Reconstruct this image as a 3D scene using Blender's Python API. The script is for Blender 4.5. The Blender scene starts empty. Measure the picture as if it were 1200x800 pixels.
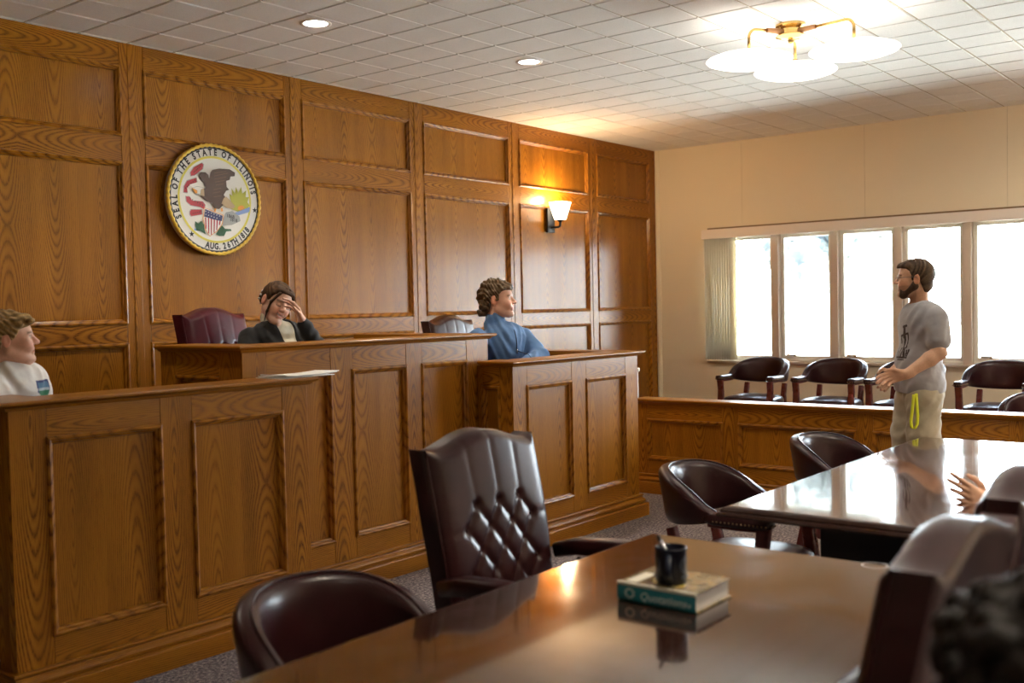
import bpy, bmesh, math, random
import numpy as np
from mathutils import Vector, Matrix
random.seed(7)
rng = np.random.default_rng(7)
C = bpy.context.scene.collection
PI = math.pi
# ------------------------------------------------------------------ camera solve
FPX = 1210.648
YAW, PITCH, ROLL = math.radians(38.5625), math.radians(-1.8740), math.radians(-1.2197)
CAM = np.array([-9.4253, -5.5564, 1.4506])
_f = np.array([math.cos(YAW)*math.cos(PITCH), math.sin(YAW)*math.cos(PITCH), math.sin(PITCH)])
_r0 = np.array([math.sin(YAW), -math.cos(YAW), 0.0]); _u0 = np.cross(_r0, _f)
_r = _r0*math.cos(ROLL)+_u0*math.sin(ROLL); _u = np.cross(_r, _f)
def ray(u, v): return _f + _r*(u-600)/FPX - _u*(v-400)/FPX
def at(u, v, d): return CAM + ray(u, v)*d
def on(u, v, ax, val):
    d = ray(u, v); return CAM + d*(val-CAM[ax])/d[ax]
# ------------------------------------------------------------------ scene bookkeeping
def tag(o, label=None, cat=None, group=None, kind=None):
    if label: o['label'] = label
    if cat: o['category'] = cat
    if group: o['group'] = group
    if kind: o['kind'] = kind
    return o
def thing(name, label, cat, loc=(0, 0, 0), rz=0.0, group=None):
    o = bpy.data.objects.new(name, None); C.objects.link(o)
    o.empty_display_size = .1
    o.location = loc; o.rotation_euler = (0, 0, rz)
    return tag(o, label, cat, group)
def kids(o): return [c for c in bpy.data.objects if c.parent == o]
def dup(root, loc, rz, label, group=None):
    r = root.copy(); C.objects.link(r); r.location = loc; r.rotation_euler = (0, 0, rz)
    tag(r, label, None, group)
    for ch in kids(root):
        c = ch.copy(); C.objects.link(c); c.parent = r
        for g in kids(ch):
            d = g.copy(); C.objects.link(d); d.parent = c
    return r
class MB:
    """collects faces with board-wise UVs (u across the grain, v along it)"""
    def __init__(s, fr=None):
        s.v = []; s.f = []; s.uv = []; s.mi = []; s.fr = fr; s.m = 0
    def P(s, p):
        if s.fr is None: return tuple(float(x) for x in p)
        o, a, n = s.fr
        return (o[0]+a[0]*p[0]+n[0]*p[1], o[1]+a[1]*p[0]+n[1]*p[1], o[2]+p[2])
    def add(s, vs, fs, uvs=None):
        b = len(s.v); s.v += [s.P(p) for p in vs]
        for i, f in enumerate(fs):
            s.f.append([b+k for k in f]); s.mi.append(s.m)
            s.uv.append(uvs[i] if uvs else [(vs[k][0]*.7+vs[k][1]*.7, vs[k][2]) for k in f])
    def box(s, x0, x1, y0, y1, z0, z1, g=2):
        if x0 > x1: x0, x1 = x1, x0
        if y0 > y1: y0, y1 = y1, y0
        if z0 > z1: z0, z1 = z1, z0
        vs = [(x, y, z) for x in (x0, x1) for y in (y0, y1) for z in (z0, z1)]
        fs = [(0, 1, 3, 2), (4, 6, 7, 5), (0, 4, 5, 1), (2, 3, 7, 6), (0, 2, 6, 4), (1, 5, 7, 3)]
        nx = [0, 0, 1, 1, 2, 2]
        c = ((x0+x1)/2, (y0+y1)/2, (z0+z1)/2)
        ro = random.random()*40; rc = random.uniform(-.02, .02)
        uvs = []
        for f, n in zip(fs, nx):
            if n == g:
                a, b = [k for k in range(3) if k != n]
                uvs.append([(vs[k][a]-c[a], vs[k][b]*.3+ro) for k in f])
            else:
                a = [k for k in range(3) if k not in (n, g)][0]
                uvs.append([(vs[k][a]-c[a]+rc, vs[k][g]+ro) for k in f])
        s.add(vs, fs, uvs)
    def ring(s, a0, a1, z0, z1, prof):
        """mitred moulding round a rectangular opening; prof = (inset, n)"""
        ro = random.random()*40
        L = [[(a0+i, n, z0+i), (a1-i, n, z0+i), (a1-i, n, z1-i), (a0+i, n, z1-i)] for i, n in prof]
        for j in range(len(L)-1):
            for k in range(4):
                q = (k+1) % 4
                vs = [L[j][k], L[j][q], L[j+1][q], L[j+1][k]]
                w = [prof[j][0], prof[j][0], prof[j+1][0], prof[j+1][0]]
                ax = 0 if k in (0, 2) else 2
                s.add(vs, [(0, 1, 2, 3)], [[(w[i], vs[i][ax]+ro+k*3) for i in range(4)]])
    def sweep(s, path, prof, closed=False, caps=True):
        """profile (outward offset, z) along an XY path; outward = right of travel"""
        n = len(path); P2 = [np.array(p[:2], float) for p in path]; ro = random.random()*40
        offs = []
        for i in range(n):
            d = []
            if closed or i > 0: d.append(P2[i]-P2[i-1])
            if closed or i < n-1: d.append(P2[(i+1) % n]-P2[i])
            ns = [np.array([q[1], -q[0]])/np.hypot(*q) for q in d]
            if len(ns) == 2:
                m = ns[0]+ns[1]; m = m/max(1e-6, m@m)*2
                m = m/ max(1e-6, (m@ns[0]))
            else: m = ns[0]
            offs.append(m)
        lens = [0]
        for i in range(1, n+1): lens.append(lens[-1]+np.hypot(*(P2[i % n]-P2[i-1])))
        rows = [[(P2[i][0]+offs[i][0]*o, P2[i][1]+offs[i][1]*o, z) for o, z in prof] for i in range(n)]
        pl = [0]
        for j in range(1, len(prof)): pl.append(pl[-1]+math.hypot(prof[j][0]-prof[j-1][0], prof[j][1]-prof[j-1][1]))
        for i in range(n if closed else n-1):
            A, B = rows[i], rows[(i+1) % n]
            for j in range(len(prof)-1):
                s.add([A[j], B[j], B[j+1], A[j+1]], [(0, 1, 2, 3)],
                      [[(pl[j], lens[i]+ro), (pl[j], lens[i+1]+ro), (pl[j+1], lens[i+1]+ro), (pl[j+1], lens[i]+ro)]])
        if caps and not closed:
            for R_ in (rows[0], rows[-1]): s.add(R_, [tuple(range(len(prof)))])
        return rows
    def poly(s, pts, flip=False):
        s.add(pts, [tuple(range(len(pts)))[::-1] if flip else tuple(range(len(pts)))])
    def tube(s, pts, r, seg=10, cap=True, sq=None):
        """round (or sq=(a,b) rectangular-ish superellipse) tube through points, radius per point"""
        pts = [np.array(p, float) for p in pts]; n = len(pts)
        rs = r if hasattr(r, '__len__') else [r]*n
        rows = []; ref = None
        for i in range(n):
            t = pts[min(i+1, n-1)]-pts[max(i-1, 0)]; t /= np.linalg.norm(t)
            if ref is None:
                ref = np.array([0, 0, 1.]) if abs(t[2]) < .9 else np.array([1., 0, 0])
            a = np.cross(t, ref); a /= np.linalg.norm(a); b = np.cross(a, t); ref = b
            row = []
            for k in range(seg):
                th = 2*PI*k/seg; c_, s_ = math.cos(th), math.sin(th)
                if sq:
                    e = .45; c_ = math.copysign(abs(c_)**e, c_)*sq[0]; s_ = math.copysign(abs(s_)**e, s_)*sq[1]
                row.append(pts[i]+(a*c_+b*s_)*rs[i])
            rows.append(row)
        base = [tuple(p) for R_ in rows for p in R_]
        fs = []
        for i in range(n-1):
            for k in range(seg):
                q = (k+1) % seg
                fs.append((i*seg+k, i*seg+q, (i+1)*seg+q, (i+1)*seg+k))
        if cap: fs += [tuple(range(seg))[::-1], tuple((n-1)*seg+k for k in range(seg))]
        s.add(base, fs)
    def lathe(s, c, prof, seg=24, capped=True):
        base = []; n = len(prof)
        for r, z in prof:
            for k in range(seg):
                th = 2*PI*k/seg; base.append((c[0]+r*math.cos(th), c[1]+r*math.sin(th), c[2]+z))
        fs = []
        for i in range(n-1):
            for k in range(seg):
                q = (k+1) % seg
                fs.append((i*seg+k, i*seg+q, (i+1)*seg+q, (i+1)*seg+k))
        if capped: fs += [tuple(range(seg))[::-1], tuple((n-1)*seg+k for k in range(seg))]
        s.add(base, fs)
    def ball(s, c, r, seg=12, rings=7):
        r = r if hasattr(r, '__len__') else (r, r, r)
        prof = [(math.sin(PI*i/rings), -math.cos(PI*i/rings)) for i in range(rings+1)]
        base = []
        for pr, pz in prof:
            for k in range(seg):
                th = 2*PI*k/seg
                base.append((c[0]+r[0]*max(pr, 1e-4)*math.cos(th), c[1]+r[1]*max(pr, 1e-4)*math.sin(th), c[2]+r[2]*pz))
        fs = []
        for i in range(rings):
            for k in range(seg):
                q = (k+1) % seg
                fs.append((i*seg+k, i*seg+q, (i+1)*seg+q, (i+1)*seg+k))
        s.add(base, fs)
    def grid(s, G, closed_u=False, flip=False):
        """G: rows x cols of points"""
        nr, nc = len(G), len(G[0])
        base = [tuple(p) for R_ in G for p in R_]; fs = []
        for i in range(nr-1):
            for k in range(nc if closed_u else nc-1):
                q = (k+1) % nc
                f = (i*nc+k, i*nc+q, (i+1)*nc+q, (i+1)*nc+k)
                fs.append(f[::-1] if flip else f)
        s.add(base, fs)
    def build(s, name, mats, parent=None, bevel=0, smooth=False, seg=2, merge=False, fix=True):
        me = bpy.data.meshes.new(name)
        me.from_pydata(s.v, [], s.f)
        ul = me.uv_layers.new(name='UVMap')
        flat = [c for f in s.uv for uv in f for c in uv]
        ul.data.foreach_set('uv', flat)
        for m in (mats if isinstance(mats, (list, tuple)) else [mats]): me.materials.append(m)
        me.polygons.foreach_set('material_index', s.mi)
        if merge or fix:
            bm = bmesh.new(); bm.from_mesh(me)
            if merge: bmesh.ops.remove_doubles(bm, verts=bm.verts, dist=1e-5)
            if fix: bmesh.ops.recalc_face_normals(bm, faces=bm.faces)
            bm.to_mesh(me); bm.free()
        if smooth: me.polygons.foreach_set('use_smooth', [True]*len(me.polygons))
        o = bpy.data.objects.new(name, me); C.objects.link(o)
        if parent: o.parent = parent
        if bevel:
            b = o.modifiers.new('Bevel', 'BEVEL'); b.width = bevel; b.segments = seg; b.limit_method = 'ANGLE'
            b.angle_limit = math.radians(40)
        return o
def autosmooth(o, deg=40):
    me = o.data
    me.polygons.foreach_set('use_smooth', [True]*len(me.polygons))
    bm = bmesh.new(); bm.from_mesh(me)
    for e in bm.edges:
        if len(e.link_faces) == 2 and e.calc_face_angle(0) > math.radians(deg): e.smooth = False
    bm.to_mesh(me); bm.free()
    return o
# ------------------------------------------------------------------ materials
def srgb(r, g, b):
    f = lambda c: (c/255/12.92) if c/255 <= .04045 else ((c/255+.055)/1.055)**2.4
    return (f(r), f(g), f(b), 1)
class NT:
    def __init__(s, name):
        s.m = bpy.data.materials.new(name); s.m.use_nodes = True; s.t = s.m.node_tree; s.t.nodes.clear()
        s.out = s.n('ShaderNodeOutputMaterial')
    def n(s, t, **kw):
        nd = s.t.nodes.new(t)
        for k, v in kw.items(): setattr(nd, k, v)
        return nd
    def l(s, a, b): s.t.links.new(a, b)
    def set(s, sock, v):
        if hasattr(v, 'is_output') or isinstance(v, bpy.types.NodeSocket): s.l(v, sock)
        else: sock.default_value = v
    def math(s, op, a, b=None, c=None):
        nd = s.n('ShaderNodeMath', operation=op)
        s.set(nd.inputs[0], a)
        if b is not None: s.set(nd.inputs[1], b)
        if c is not None: s.set(nd.inputs[2], c)
        return nd.outputs[0]
    def noise(s, vec, scale, detail=2, rough=.5):
        nd = s.n('ShaderNodeTexNoise'); s.l(vec, nd.inputs['Vector'])
        nd.inputs['Scale'].default_value = scale; nd.inputs['Detail'].default_value = detail; nd.inputs['Roughness'].default_value = rough
        return nd.outputs['Fac']
    def comb(s, x, y, z):
        nd = s.n('ShaderNodeCombineXYZ')
        for i, q in enumerate((x, y, z)): s.set(nd.inputs[i], q)
        return nd.outputs[0]
    def ramp(s, fac, stops):
        nd = s.n('ShaderNodeValToRGB'); s.l(fac, nd.inputs[0]); cr = nd.color_ramp
        while len(cr.elements) < len(stops): cr.elements.new(.5)
        for e, (p, c) in zip(cr.elements, stops): e.position = p; e.color = c
        return nd.outputs[0]
    def mix(s, fac, a, b, blend='MIX'):
        nd = s.n('ShaderNodeMix', data_type='RGBA', blend_type=blend)
        s.set(nd.inputs[0], fac); s.set(nd.inputs[6], a); s.set(nd.inputs[7], b)
        return nd.outputs[2]
    def bsdf(s, **kw):
        p = s.n('ShaderNodeBsdfPrincipled')
        for k, v in kw.items(): s.set(p.inputs[k.replace('_', ' ')], v)
        s.l(p.outputs[0], s.out.inputs[0]); return p
    def bump(s, h, strength, dist=.002):
        b = s.n('ShaderNodeBump'); s.l(h, b.inputs['Height']); b.inputs['Strength'].default_value = strength; b.inputs['Distance'].default_value = dist
        return b.outputs[0]
def plain(name, col, rough=.5, metal=0, coat=0, coat_r=.1, spec=.5, nscale=0, namp=.0, bump=0, sheen=0):
    t = NT(name); g = t.n('ShaderNodeTexCoord').outputs['Object']
    base = col
    kw = {}
    if nscale:
        nz = t.noise(g, nscale, 3)
        if namp:
            lo = tuple(c*(1-namp) for c in col[:3])+(1,); hi = tuple(min(1, c*(1+namp)) for c in col[:3])+(1,)
            base = t.ramp(nz, [(.3, lo), (.7, hi)])
        if bump: kw['Normal'] = t.bump(nz, bump)
    p = t.bsdf(Base_Color=base, Roughness=rough, Metallic=metal, **kw)
    p.inputs['Coat Weight'].default_value = coat; p.inputs['Coat Roughness'].default_value = coat_r
    p.inputs['Specular IOR Level'].default_value = spec
    if sheen: p.inputs['Sheen Weight'].default_value = sheen
    return t.m
def emit(name, col, st):
    t = NT(name); e = t.n('ShaderNodeEmission'); e.inputs[0].default_value = col; e.inputs[1].default_value = st
    t.l(e.outputs[0], t.out.inputs[0]); return t.m
def oak(name, leaf=0.0, light=(.40, .162, .012, 1), mid=(.275, .098, .006, 1), dark=(.060, .014, .001, 1), rough=.38, coat=.30, coat_r=.22):
    t = NT(name)
    uv = t.n('ShaderNodeUVMap').outputs[0]
    sp = t.n('ShaderNodeSeparateXYZ'); t.l(uv, sp.inputs[0]); u, v = sp.outputs[0], sp.outputs[1]
    rnd = 0.0
    if leaf:
        q = t.math('DIVIDE', u, leaf); fl = t.math('FLOOR', q)
        u = t.math('MULTIPLY', t.math('SUBTRACT', t.math('SUBTRACT', q, fl), .5), leaf)
        v = t.math('ADD', v, t.math('MULTIPLY', fl, 3.37))
    wob = t.noise(t.comb(t.math('MULTIPLY', u, 10), t.math('MULTIPLY', v, 4.0), 0), 1, 3)
    nb = t.n('ShaderNodeTexNoise'); nb.noise_dimensions = '1D'; nb.inputs['Scale'].default_value = .8; nb.inputs['Detail'].default_value = 2.2; nb.inputs['Roughness'].default_value = .6
    t.l(v, nb.inputs['W'])
    d = t.math('ADD', t.math('PINGPONG', t.math('MULTIPLY', v, .22), .30), t.math('MULTIPLY', t.math('SUBTRACT', nb.outputs[0], .45), .10))
    uw = t.math('MULTIPLY', t.math('ADD', u, t.math('MULTIPLY', t.math('SUBTRACT', wob, .5), .016)), 2.6)
    r = t.math('SQRT', t.math('ADD', t.math('MULTIPLY', uw, uw), t.math('MULTIPLY', d, d)))
    ring = t.math('FRACT', t.math('MULTIPLY', r, 52))
    por = t.noise(t.comb(t.math('MULTIPLY', u, 520), t.math('MULTIPLY', v, 9), 0), 1, 2, .6)
    big = t.noise(t.comb(t.math('MULTIPLY', u, 9), t.math('MULTIPLY', v, .7), 3.1), 1, 2)
    fac = t.math('ADD', ring, t.math('MULTIPLY', t.math('SUBTRACT', por, .5), 1.1))
    col = t.ramp(fac, [(.0, mid), (.35, light), (.70, mid), (.90, dark), (1, mid)])
    col = t.mix(t.ramp(t.noise(t.comb(t.math('MULTIPLY', u, 5), t.math('MULTIPLY', v, 1.1), 7.7), 1, 2), [(.35, (.0, .0, .0, 1)), (.65, (.55, .55, .55, 1))]), col, tuple((a+b)/2 for a, b in zip(light, mid)))
    tone = t.ramp(big, [(.25, (.74, .70, .66, 1)), (.75, (1.14, 1.12, 1.08, 1))])
    col = t.mix(1.0, col, tone, 'MULTIPLY')
    p = t.bsdf(Base_Color=col, Roughness=rough, Normal=t.bump(por, .06, .001))
    p.inputs['Coat Weight'].default_value = coat; p.inputs['Coat Roughness'].default_value = coat_r; p.inputs['Specular IOR Level'].default_value = .12
    return t.m
OAK = oak('oak_board')
OAKP = oak('oak_veneer', leaf=.27, light=(.375, .152, .012, 1), mid=(.285, .106, .007, 1), dark=(.095, .026, .002, 1))
def leather(name, col):
    t = NT(name); g = t.n('ShaderNodeTexCoord').outputs['Object']
    vo = t.n('ShaderNodeTexVoronoi'); vo.inputs['Scale'].default_value = 260; t.l(g, vo.inputs['Vector'])
    nz = t.noise(g, 7, 4)
    c = t.ramp(nz, [(.3, tuple(x*.7 for x in col[:3])+(1,)), (.7, tuple(x*1.25 for x in col[:3])+(1,))])
    p = t.bsdf(Base_Color=c, Roughness=.31, Normal=t.bump(vo.outputs[0], .05, .0006))
    p.inputs['Coat Weight'].default_value = .10; p.inputs['Coat Roughness'].default_value = .2; p.inputs['Specular IOR Level'].default_value = .28
    return t.m
LEATHER = leather('oxblood_leather', (.030, .0075, .0085, 1))
LEATHER_RED = leather('maroon_leather', (.075, .006, .014, 1))
LEATHER_BRN = leather('brown_leather', (.040, .014, .010, 1))
def mahog(name, light, dark, rough, coat, coat_r):
    t = NT(name); g = t.n('ShaderNodeTexCoord').outputs['Object']
    sp = t.n('ShaderNodeSeparateXYZ'); t.l(g, sp.inputs[0])
    nz = t.noise(t.comb(t.math('MULTIPLY', sp.outputs[0], 2.2), t.math('MULTIPLY', sp.outputs[1], 38), t.math('MULTIPLY', sp.outputs[2], 20)), 1, 4, .6)
    sm = t.noise(g, 5.5, 5, .65)
    c = t.ramp(nz, [(.3, dark), (.7, light)])
    rr = t.ramp(sm, [(.40, (rough,)*3+(1,)), (.75, (rough*2.2,)*3+(1,))])
    p = t.bsdf(Base_Color=c, Roughness=rr); p.inputs['Specular IOR Level'].default_value = .25
    p.inputs['Coat Weight'].default_value = coat; p.inputs['Coat Roughness'].default_value = coat_r
    return t.m
MAHOG = mahog('mahogany_leg', (.14, .020, .016, 1), (.07, .010, .008, 1), .25, .5, .15)
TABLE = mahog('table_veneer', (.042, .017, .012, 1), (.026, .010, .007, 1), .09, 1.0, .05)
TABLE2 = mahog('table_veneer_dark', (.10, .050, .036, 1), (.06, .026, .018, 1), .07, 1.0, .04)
TABLE.node_tree.nodes['Principled BSDF'].inputs['Specular Tint'].default_value = (.9, .75, .7, 1)
EDGE = mahog('table_edge', (.040, .018, .012, 1), (.022, .010, .007, 1), .3, .15, .2)
BLACK = plain('black_laminate', (.008, .008, .010, 1), .35)
BLKMETAL = plain('black_metal', (.010, .010, .010, 1), .38, metal=.4)
BRASS = plain('polished_brass', (.70, .46, .16, 1), .22, metal=1)
NAILS = plain('brass_nailheads', (.30, .20, .11, 1), .35, metal=1)
CHROME = plain('chrome', (.6, .6, .62, 1), .15, metal=1)
CREAMW = plain('cream_wall', (.86, .755, .56, 1), .75, nscale=240, namp=.04, bump=.08)
CREAMT = plain('cream_trim', (.86, .77, .58, 1), .55)
VINYL = plain('cream_vinyl', (.84, .80, .70, 1), .45)
VALAN = plain('valance_cream', (.88, .79, .70, 1), .5)
def build_slat():
    t = NT('blind_vinyl'); d = t.n('ShaderNodeBsdfDiffuse'); d.inputs[0].default_value = (.84, .80, .70, 1)
    tl = t.n('ShaderNodeBsdfTranslucent'); tl.inputs[0].default_value = (.80, .70, .50, 1); mx = t.n('ShaderNodeMixShader'); mx.inputs[0].default_value = .40
    t.l(d.outputs[0], mx.inputs[1]); t.l(tl.outputs[0], mx.inputs[2]); t.l(mx.outputs[0], t.out.inputs[0]); return t.m
SLAT = build_slat()
TAN = plain('tan_mullion', (.62, .50, .39, 1), .55)
BROWNSTRIP = plain('brown_strip', (.22, .13, .05, 1), .5)
PLASTER = plain('plain_wall', (.72, .62, .47, 1), .8, nscale=60, namp=.03)
def build_carpet():
    t = NT('speckled_carpet'); g = t.n('ShaderNodeTexCoord').outputs['Object']
    n1 = t.noise(g, 62, 3, .8); n2 = t.noise(g, 6, 2)
    c = t.ramp(n1, [(.36, (.030, .023, .030, 1)), (.5, (.155, .122, .125, 1)), (.64, (.42, .35, .32, 1))])
    c = t.mix(1, c, t.ramp(n2, [(.3, (.85, .85, .85, 1)), (.7, (1.1, 1.08, 1.05, 1))]), 'MULTIPLY')
    t.bsdf(Base_Color=c, Roughness=.95, Normal=t.bump(n1, .5, .006))
    return t.m
CARPET = build_carpet()
TILE = plain('ceiling_tile', (.84, .82, .80, 1), .85, nscale=170, namp=.06, bump=.12)
TBAR = plain('ceiling_grid', (.42, .34, .24, 1), .7)
def build_glass():
    t = NT('window_glass'); tr = t.n('ShaderNodeBsdfTransparent'); gl = t.n('ShaderNodeBsdfGlossy'); gl.inputs['Roughness'].default_value = .02
    tr.inputs[0].default_value = (.95, .98, .98, 1)
    fr = t.n('ShaderNodeFresnel'); fr.inputs[0].default_value = 1.45
    mx = t.n('ShaderNodeMixShader'); t.l(fr.outputs[0], mx.inputs[0]); t.l(tr.outputs[0], mx.inputs[1]); t.l(gl.outputs[0], mx.inputs[2])
    t.l(mx.outputs[0], t.out.inputs[0]); return t.m
GLASS = build_glass()
# ------------------------------------------------------------------ room shell
H = 3.05; XL, YF = -11.6, -7.6        # rear and right hand limits of the room
FT = .3048
fl = MB(); fl.box(XL-.2, .35, YF-.2, .25, -.12, 0)
tag(fl.build('floor', CARPET), kind='structure')
# ceiling: square tiles with narrow reveals
ce = MB(); ce.m = 1; ce.box(XL-.2, .35, YF-.2, .25, H+.004, H+.12); ce.m = 0
xs = [-.228-n*FT for n in range(-1, 39)]; ys = [-.0203-n*FT for n in range(-1, 26)]
for a in xs:
    for b in ys:
        x1, x0, y1, y0 = min(a, .02), max(a-FT, XL), min(b, .02), max(b-FT, YF)
        if x1-x0 < .03 or y1-y0 < .012: continue
        gx, gy, ch = .0055, .0055, .005
        o = [(x0+gx, y0+gy), (x1-gx, y0+gy), (x1-gx, y1-gy), (x0+gx, y1-gy)]
        i = [(x0+gx+ch, y0+gy+ch), (x1-gx-ch, y0+gy+ch), (x1-gx-ch, y1-gy-ch), (x0+gx+ch, y1-gy-ch)]
        dz = random.uniform(0, .0012)
        vs = [(p[0], p[1], H+.004) for p in o]+[(p[0], p[1], H-.002+dz) for p in i]
        ce.add(vs, [(4, 5, 6, 7)]+[(k, (k+1) % 4, 4+(k+1) % 4, 4+k) for k in range(4)])
tag(ce.build('ceiling', [TILE, TBAR]), kind='structure')
# plain walls outside the frame
for nm, b in (('wall_left', (XL-.2, XL, YF-.2, .25, 0, H)), ('wall_front', (XL-.2, .35, YF-.2, YF, 0, H))):
    m = MB(); m.box(*b); tag(m.build(nm, PLASTER), kind='structure')
# ---- oak panelled wall
FRW = ((0, 0, 0), (1, 0, 0), (0, -1, 0))      # along +x, outward normal -y
wb = MB(); wb.box(XL, .35, .03, .25, 0, H)
WALLB = tag(wb.build('wall_back', OAK), kind='structure')
stc = [.035-1.2075*k for k in range(11)]      # stile centres
RAILS = [(2.906, H-.002), (2.35, 2.506), (1.285, 1.405), (.15, .30)]
ROWS = [(2.506, 2.906), (1.405, 2.35), (.30, 1.285)]
PROF = [(-.006, .0), (-.004, .007), (.004, .010), (.011, .007), (.014, -.002), (.022, -.006), (.026, -.0185)]
fr = MB(FRW)
for k, s in enumerate(stc):
    a0, a1 = (s-.165, s+.0) if k == 0 else (s-.077, s+.077)
    a0 = max(a0, XL)
    fr.box(a0, a1, -.03, .0, 0, H-.002, 2)
    if k: fr.box(s-.026, s+.026, 0, .004, 0, H-.002, 2)
for k in range(len(stc)-1):
    a1 = stc[k]-(.165 if k == 0 else .077); a0 = max(stc[k+1]+.077, XL)
    for z0, z1 in RAILS: fr.box(a0+.001, a1-.001, -.03, -.0005, z0, z1, 0)
fr.build('frame', OAK, WALLB, bevel=.002)
bs = MB(FRW); bs.box(XL, .03, 0, .018, 0, .12, 0); tag(bs.build('baseboard_back', OAK, bevel=.006), kind='structure')
for k in range(len(stc)-1):
    a1 = stc[k]-(.165 if k == 0 else .077); a0 = max(stc[k+1]+.077, XL)
    for z0, z1 in ROWS:
        m = MB(FRW); m.box(a0-.005, a1+.005, -.03, -.018, z0-.005, z1+.005, 2); m.build('panel', OAKP, WALLB)
        m = MB(FRW); m.ring(a0, a1, z0, z1, PROF); m.build('panel_moulding', OAK, WALLB)
# ---- window wall (x = 0), openings from y=-.60 to -6.0
WY0, WY1, WZ0, WZ1 = -.60, -6.46, .875, 2.12
ww = MB()
seams = [.03, -.98, -2.196, -3.40, -4.61, -5.82, -7.03, YF-.2]
for i in range(len(seams)-1):
    a, b = seams[i]-.001, seams[i+1]+.001
    ww.box(0, .12, b, a, 0, WZ0-.012); ww.box(0, .12, b, a, WZ1, H)
    ra, rb = min(a, YF), max(b, YF)
    if a > WY0: ww.box(0, .12, max(b, WY0), a, WZ0-.012, WZ1)
    if b < WY1: ww.box(0, .12, b, min(a, WY1), WZ0-.012, WZ1)
ww.m = 1; ww.box(.004, .30, YF-.2, .25, 0, WZ0-.02); ww.box(.004, .30, YF-.2, .25, WZ1+.004, H)
ww.box(.004, .30, WY0+.004, .25, 0, H); ww.box(.004, .30, YF-.2, WY1-.004, 0, H)
tag(ww.build('wall_right', [CREAMW, TBAR], bevel=.0008), kind='structure')
tr = MB(); tr.box(-.012, 0, -.05, 0, .0, H-.002); tr.box(-.02, 0, -.034, -.012, 0, H-.002)
tag(tr.build('trim_1', CREAMT, bevel=.003), kind='structure')
tr = MB(); tr.box(-.035, .1, WY1, WY0+.01, WZ0-.022, WZ0); tag(tr.build('trim_2', TAN, bevel=.003), kind='structure')
bb = MB(); bb.box(-.012, 0, YF, -.05, 0, .10); tag(bb.build('baseboard_right', BROWNSTRIP, bevel=.003), kind='structure')
# mullions and sashes
SP = .587; mull = [-1.313-SP*k for k in range(9)]
edges = [WY0]+mull[:]
nwin = 0
for k in range(len(mull)):
    y1 = edges[k]-(.0 if k == 0 else .037); y0 = mull[k]+.037
    if y0 < WY1: y0 = WY1
    if y1-y0 < .1: continue
    nwin += 1
    m = MB()
    fx0, fx1 = .055, .115
    m.box(fx0, fx1, y0, y1, WZ0, WZ0+.055); m.box(fx0, fx1, y0, y1, WZ1-.05, WZ1)
    m.box(fx0, fx1, y0, y0+.036, WZ0+.055, WZ1-.05); m.box(fx0, fx1, y1-.036, y1, WZ0+.055, WZ1-.05)
    m.box(fx0-.012, fx1, y0, y1, WZ0, WZ0+.022)
    w = tag(m.build('window_%d' % nwin, VINYL, bevel=.004), kind='structure')
    g = MB(); g.box(.083, .089, y0+.034, y1-.034, WZ0+.053, WZ1-.048); g.build('pane', GLASS, w)
    h = MB(); h.box(.035, .056, y1-.15, y1-.06, WZ0+.056, WZ0+.072); h.box(.03, .045, y1-.155, y1-.13, WZ0+.05, WZ0+.068)
    h.build('crank_handle', BROWNSTRIP, w, bevel=.003)
for k, y in enumerate(mull):
    m = MB(); m.box(-.005, .118, y-.036, y+.036, WZ0, WZ1)
    tag(m.build('trim_%d' % (k+3), TAN, bevel=.003), kind='structure')
# vertical blind: valance and stacked slats
vb = thing('vertical_blind', 'cream vertical blind stacked at the corner end of the long window band', 'blind', (-.06, -.75, WZ0))
def child_at(o, parent):
    o.parent = parent; o.matrix_parent_inverse = Matrix.Translation(-Vector(parent.location)); return o
m = MB(); m.box(-.115, -.100, WY1-.05, -.585, 2.093, 2.185); m.box(-.1, 0, WY1-.05, WY1-.038, 2.093, 2.185); m.box(-.1, 0, -.597, -.585, 2.093, 2.185); m.box(-.1, 0, WY1-.05, -.585, 2.176, 2.185)
child_at(m.build('valance', VALAN, bevel=.003), vb)
m = MB(); m.box(-.022, -.001, WY1-.05, -.605, 2.186, 2.207)
child_at(m.build('top_strip', BROWNSTRIP, bevel=.002), vb)
for k in range(11):
    y = -.625-k*.0265; m = MB(); th = math.radians(-52+random.uniform(-6, 6))
    G = []
    for z in (WZ0+.012, 2.1):
        row = []
        for j in range(7):
            s = (j-3)/3*.044; cv = .006*(1-((j-3)/3)**2)
            row.append((-.052+s*math.sin(th)+cv*math.cos(th), y+s*math.cos(th)-cv*math.sin(th), z))
        G.append(row)
    m.grid(G); o = m.build('slat', SLAT, smooth=True, fix=False); child_at(o, vb)
    sm = o.modifiers.new('s', 'SOLIDIFY'); sm.thickness = .0015
# raised floors behind the benches and under the jury chairs
for nm, b in (('floor_dais', (-6.39, -4.66, -1.45, -.02, 0, .40)), ('floor_witness', (-4.655, -3.35, -1.72, -.02, 0, .32)), ('floor_clerk', (-9.0, -6.44, -1.66, -.02, 0, .18)), ('floor_jury', (-1.40, -.013, -5.6, -.02, 0, .15))):
    m = MB(); m.box(*b); tag(m.build(nm, CARPET, bevel=.006), kind='structure')
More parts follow.
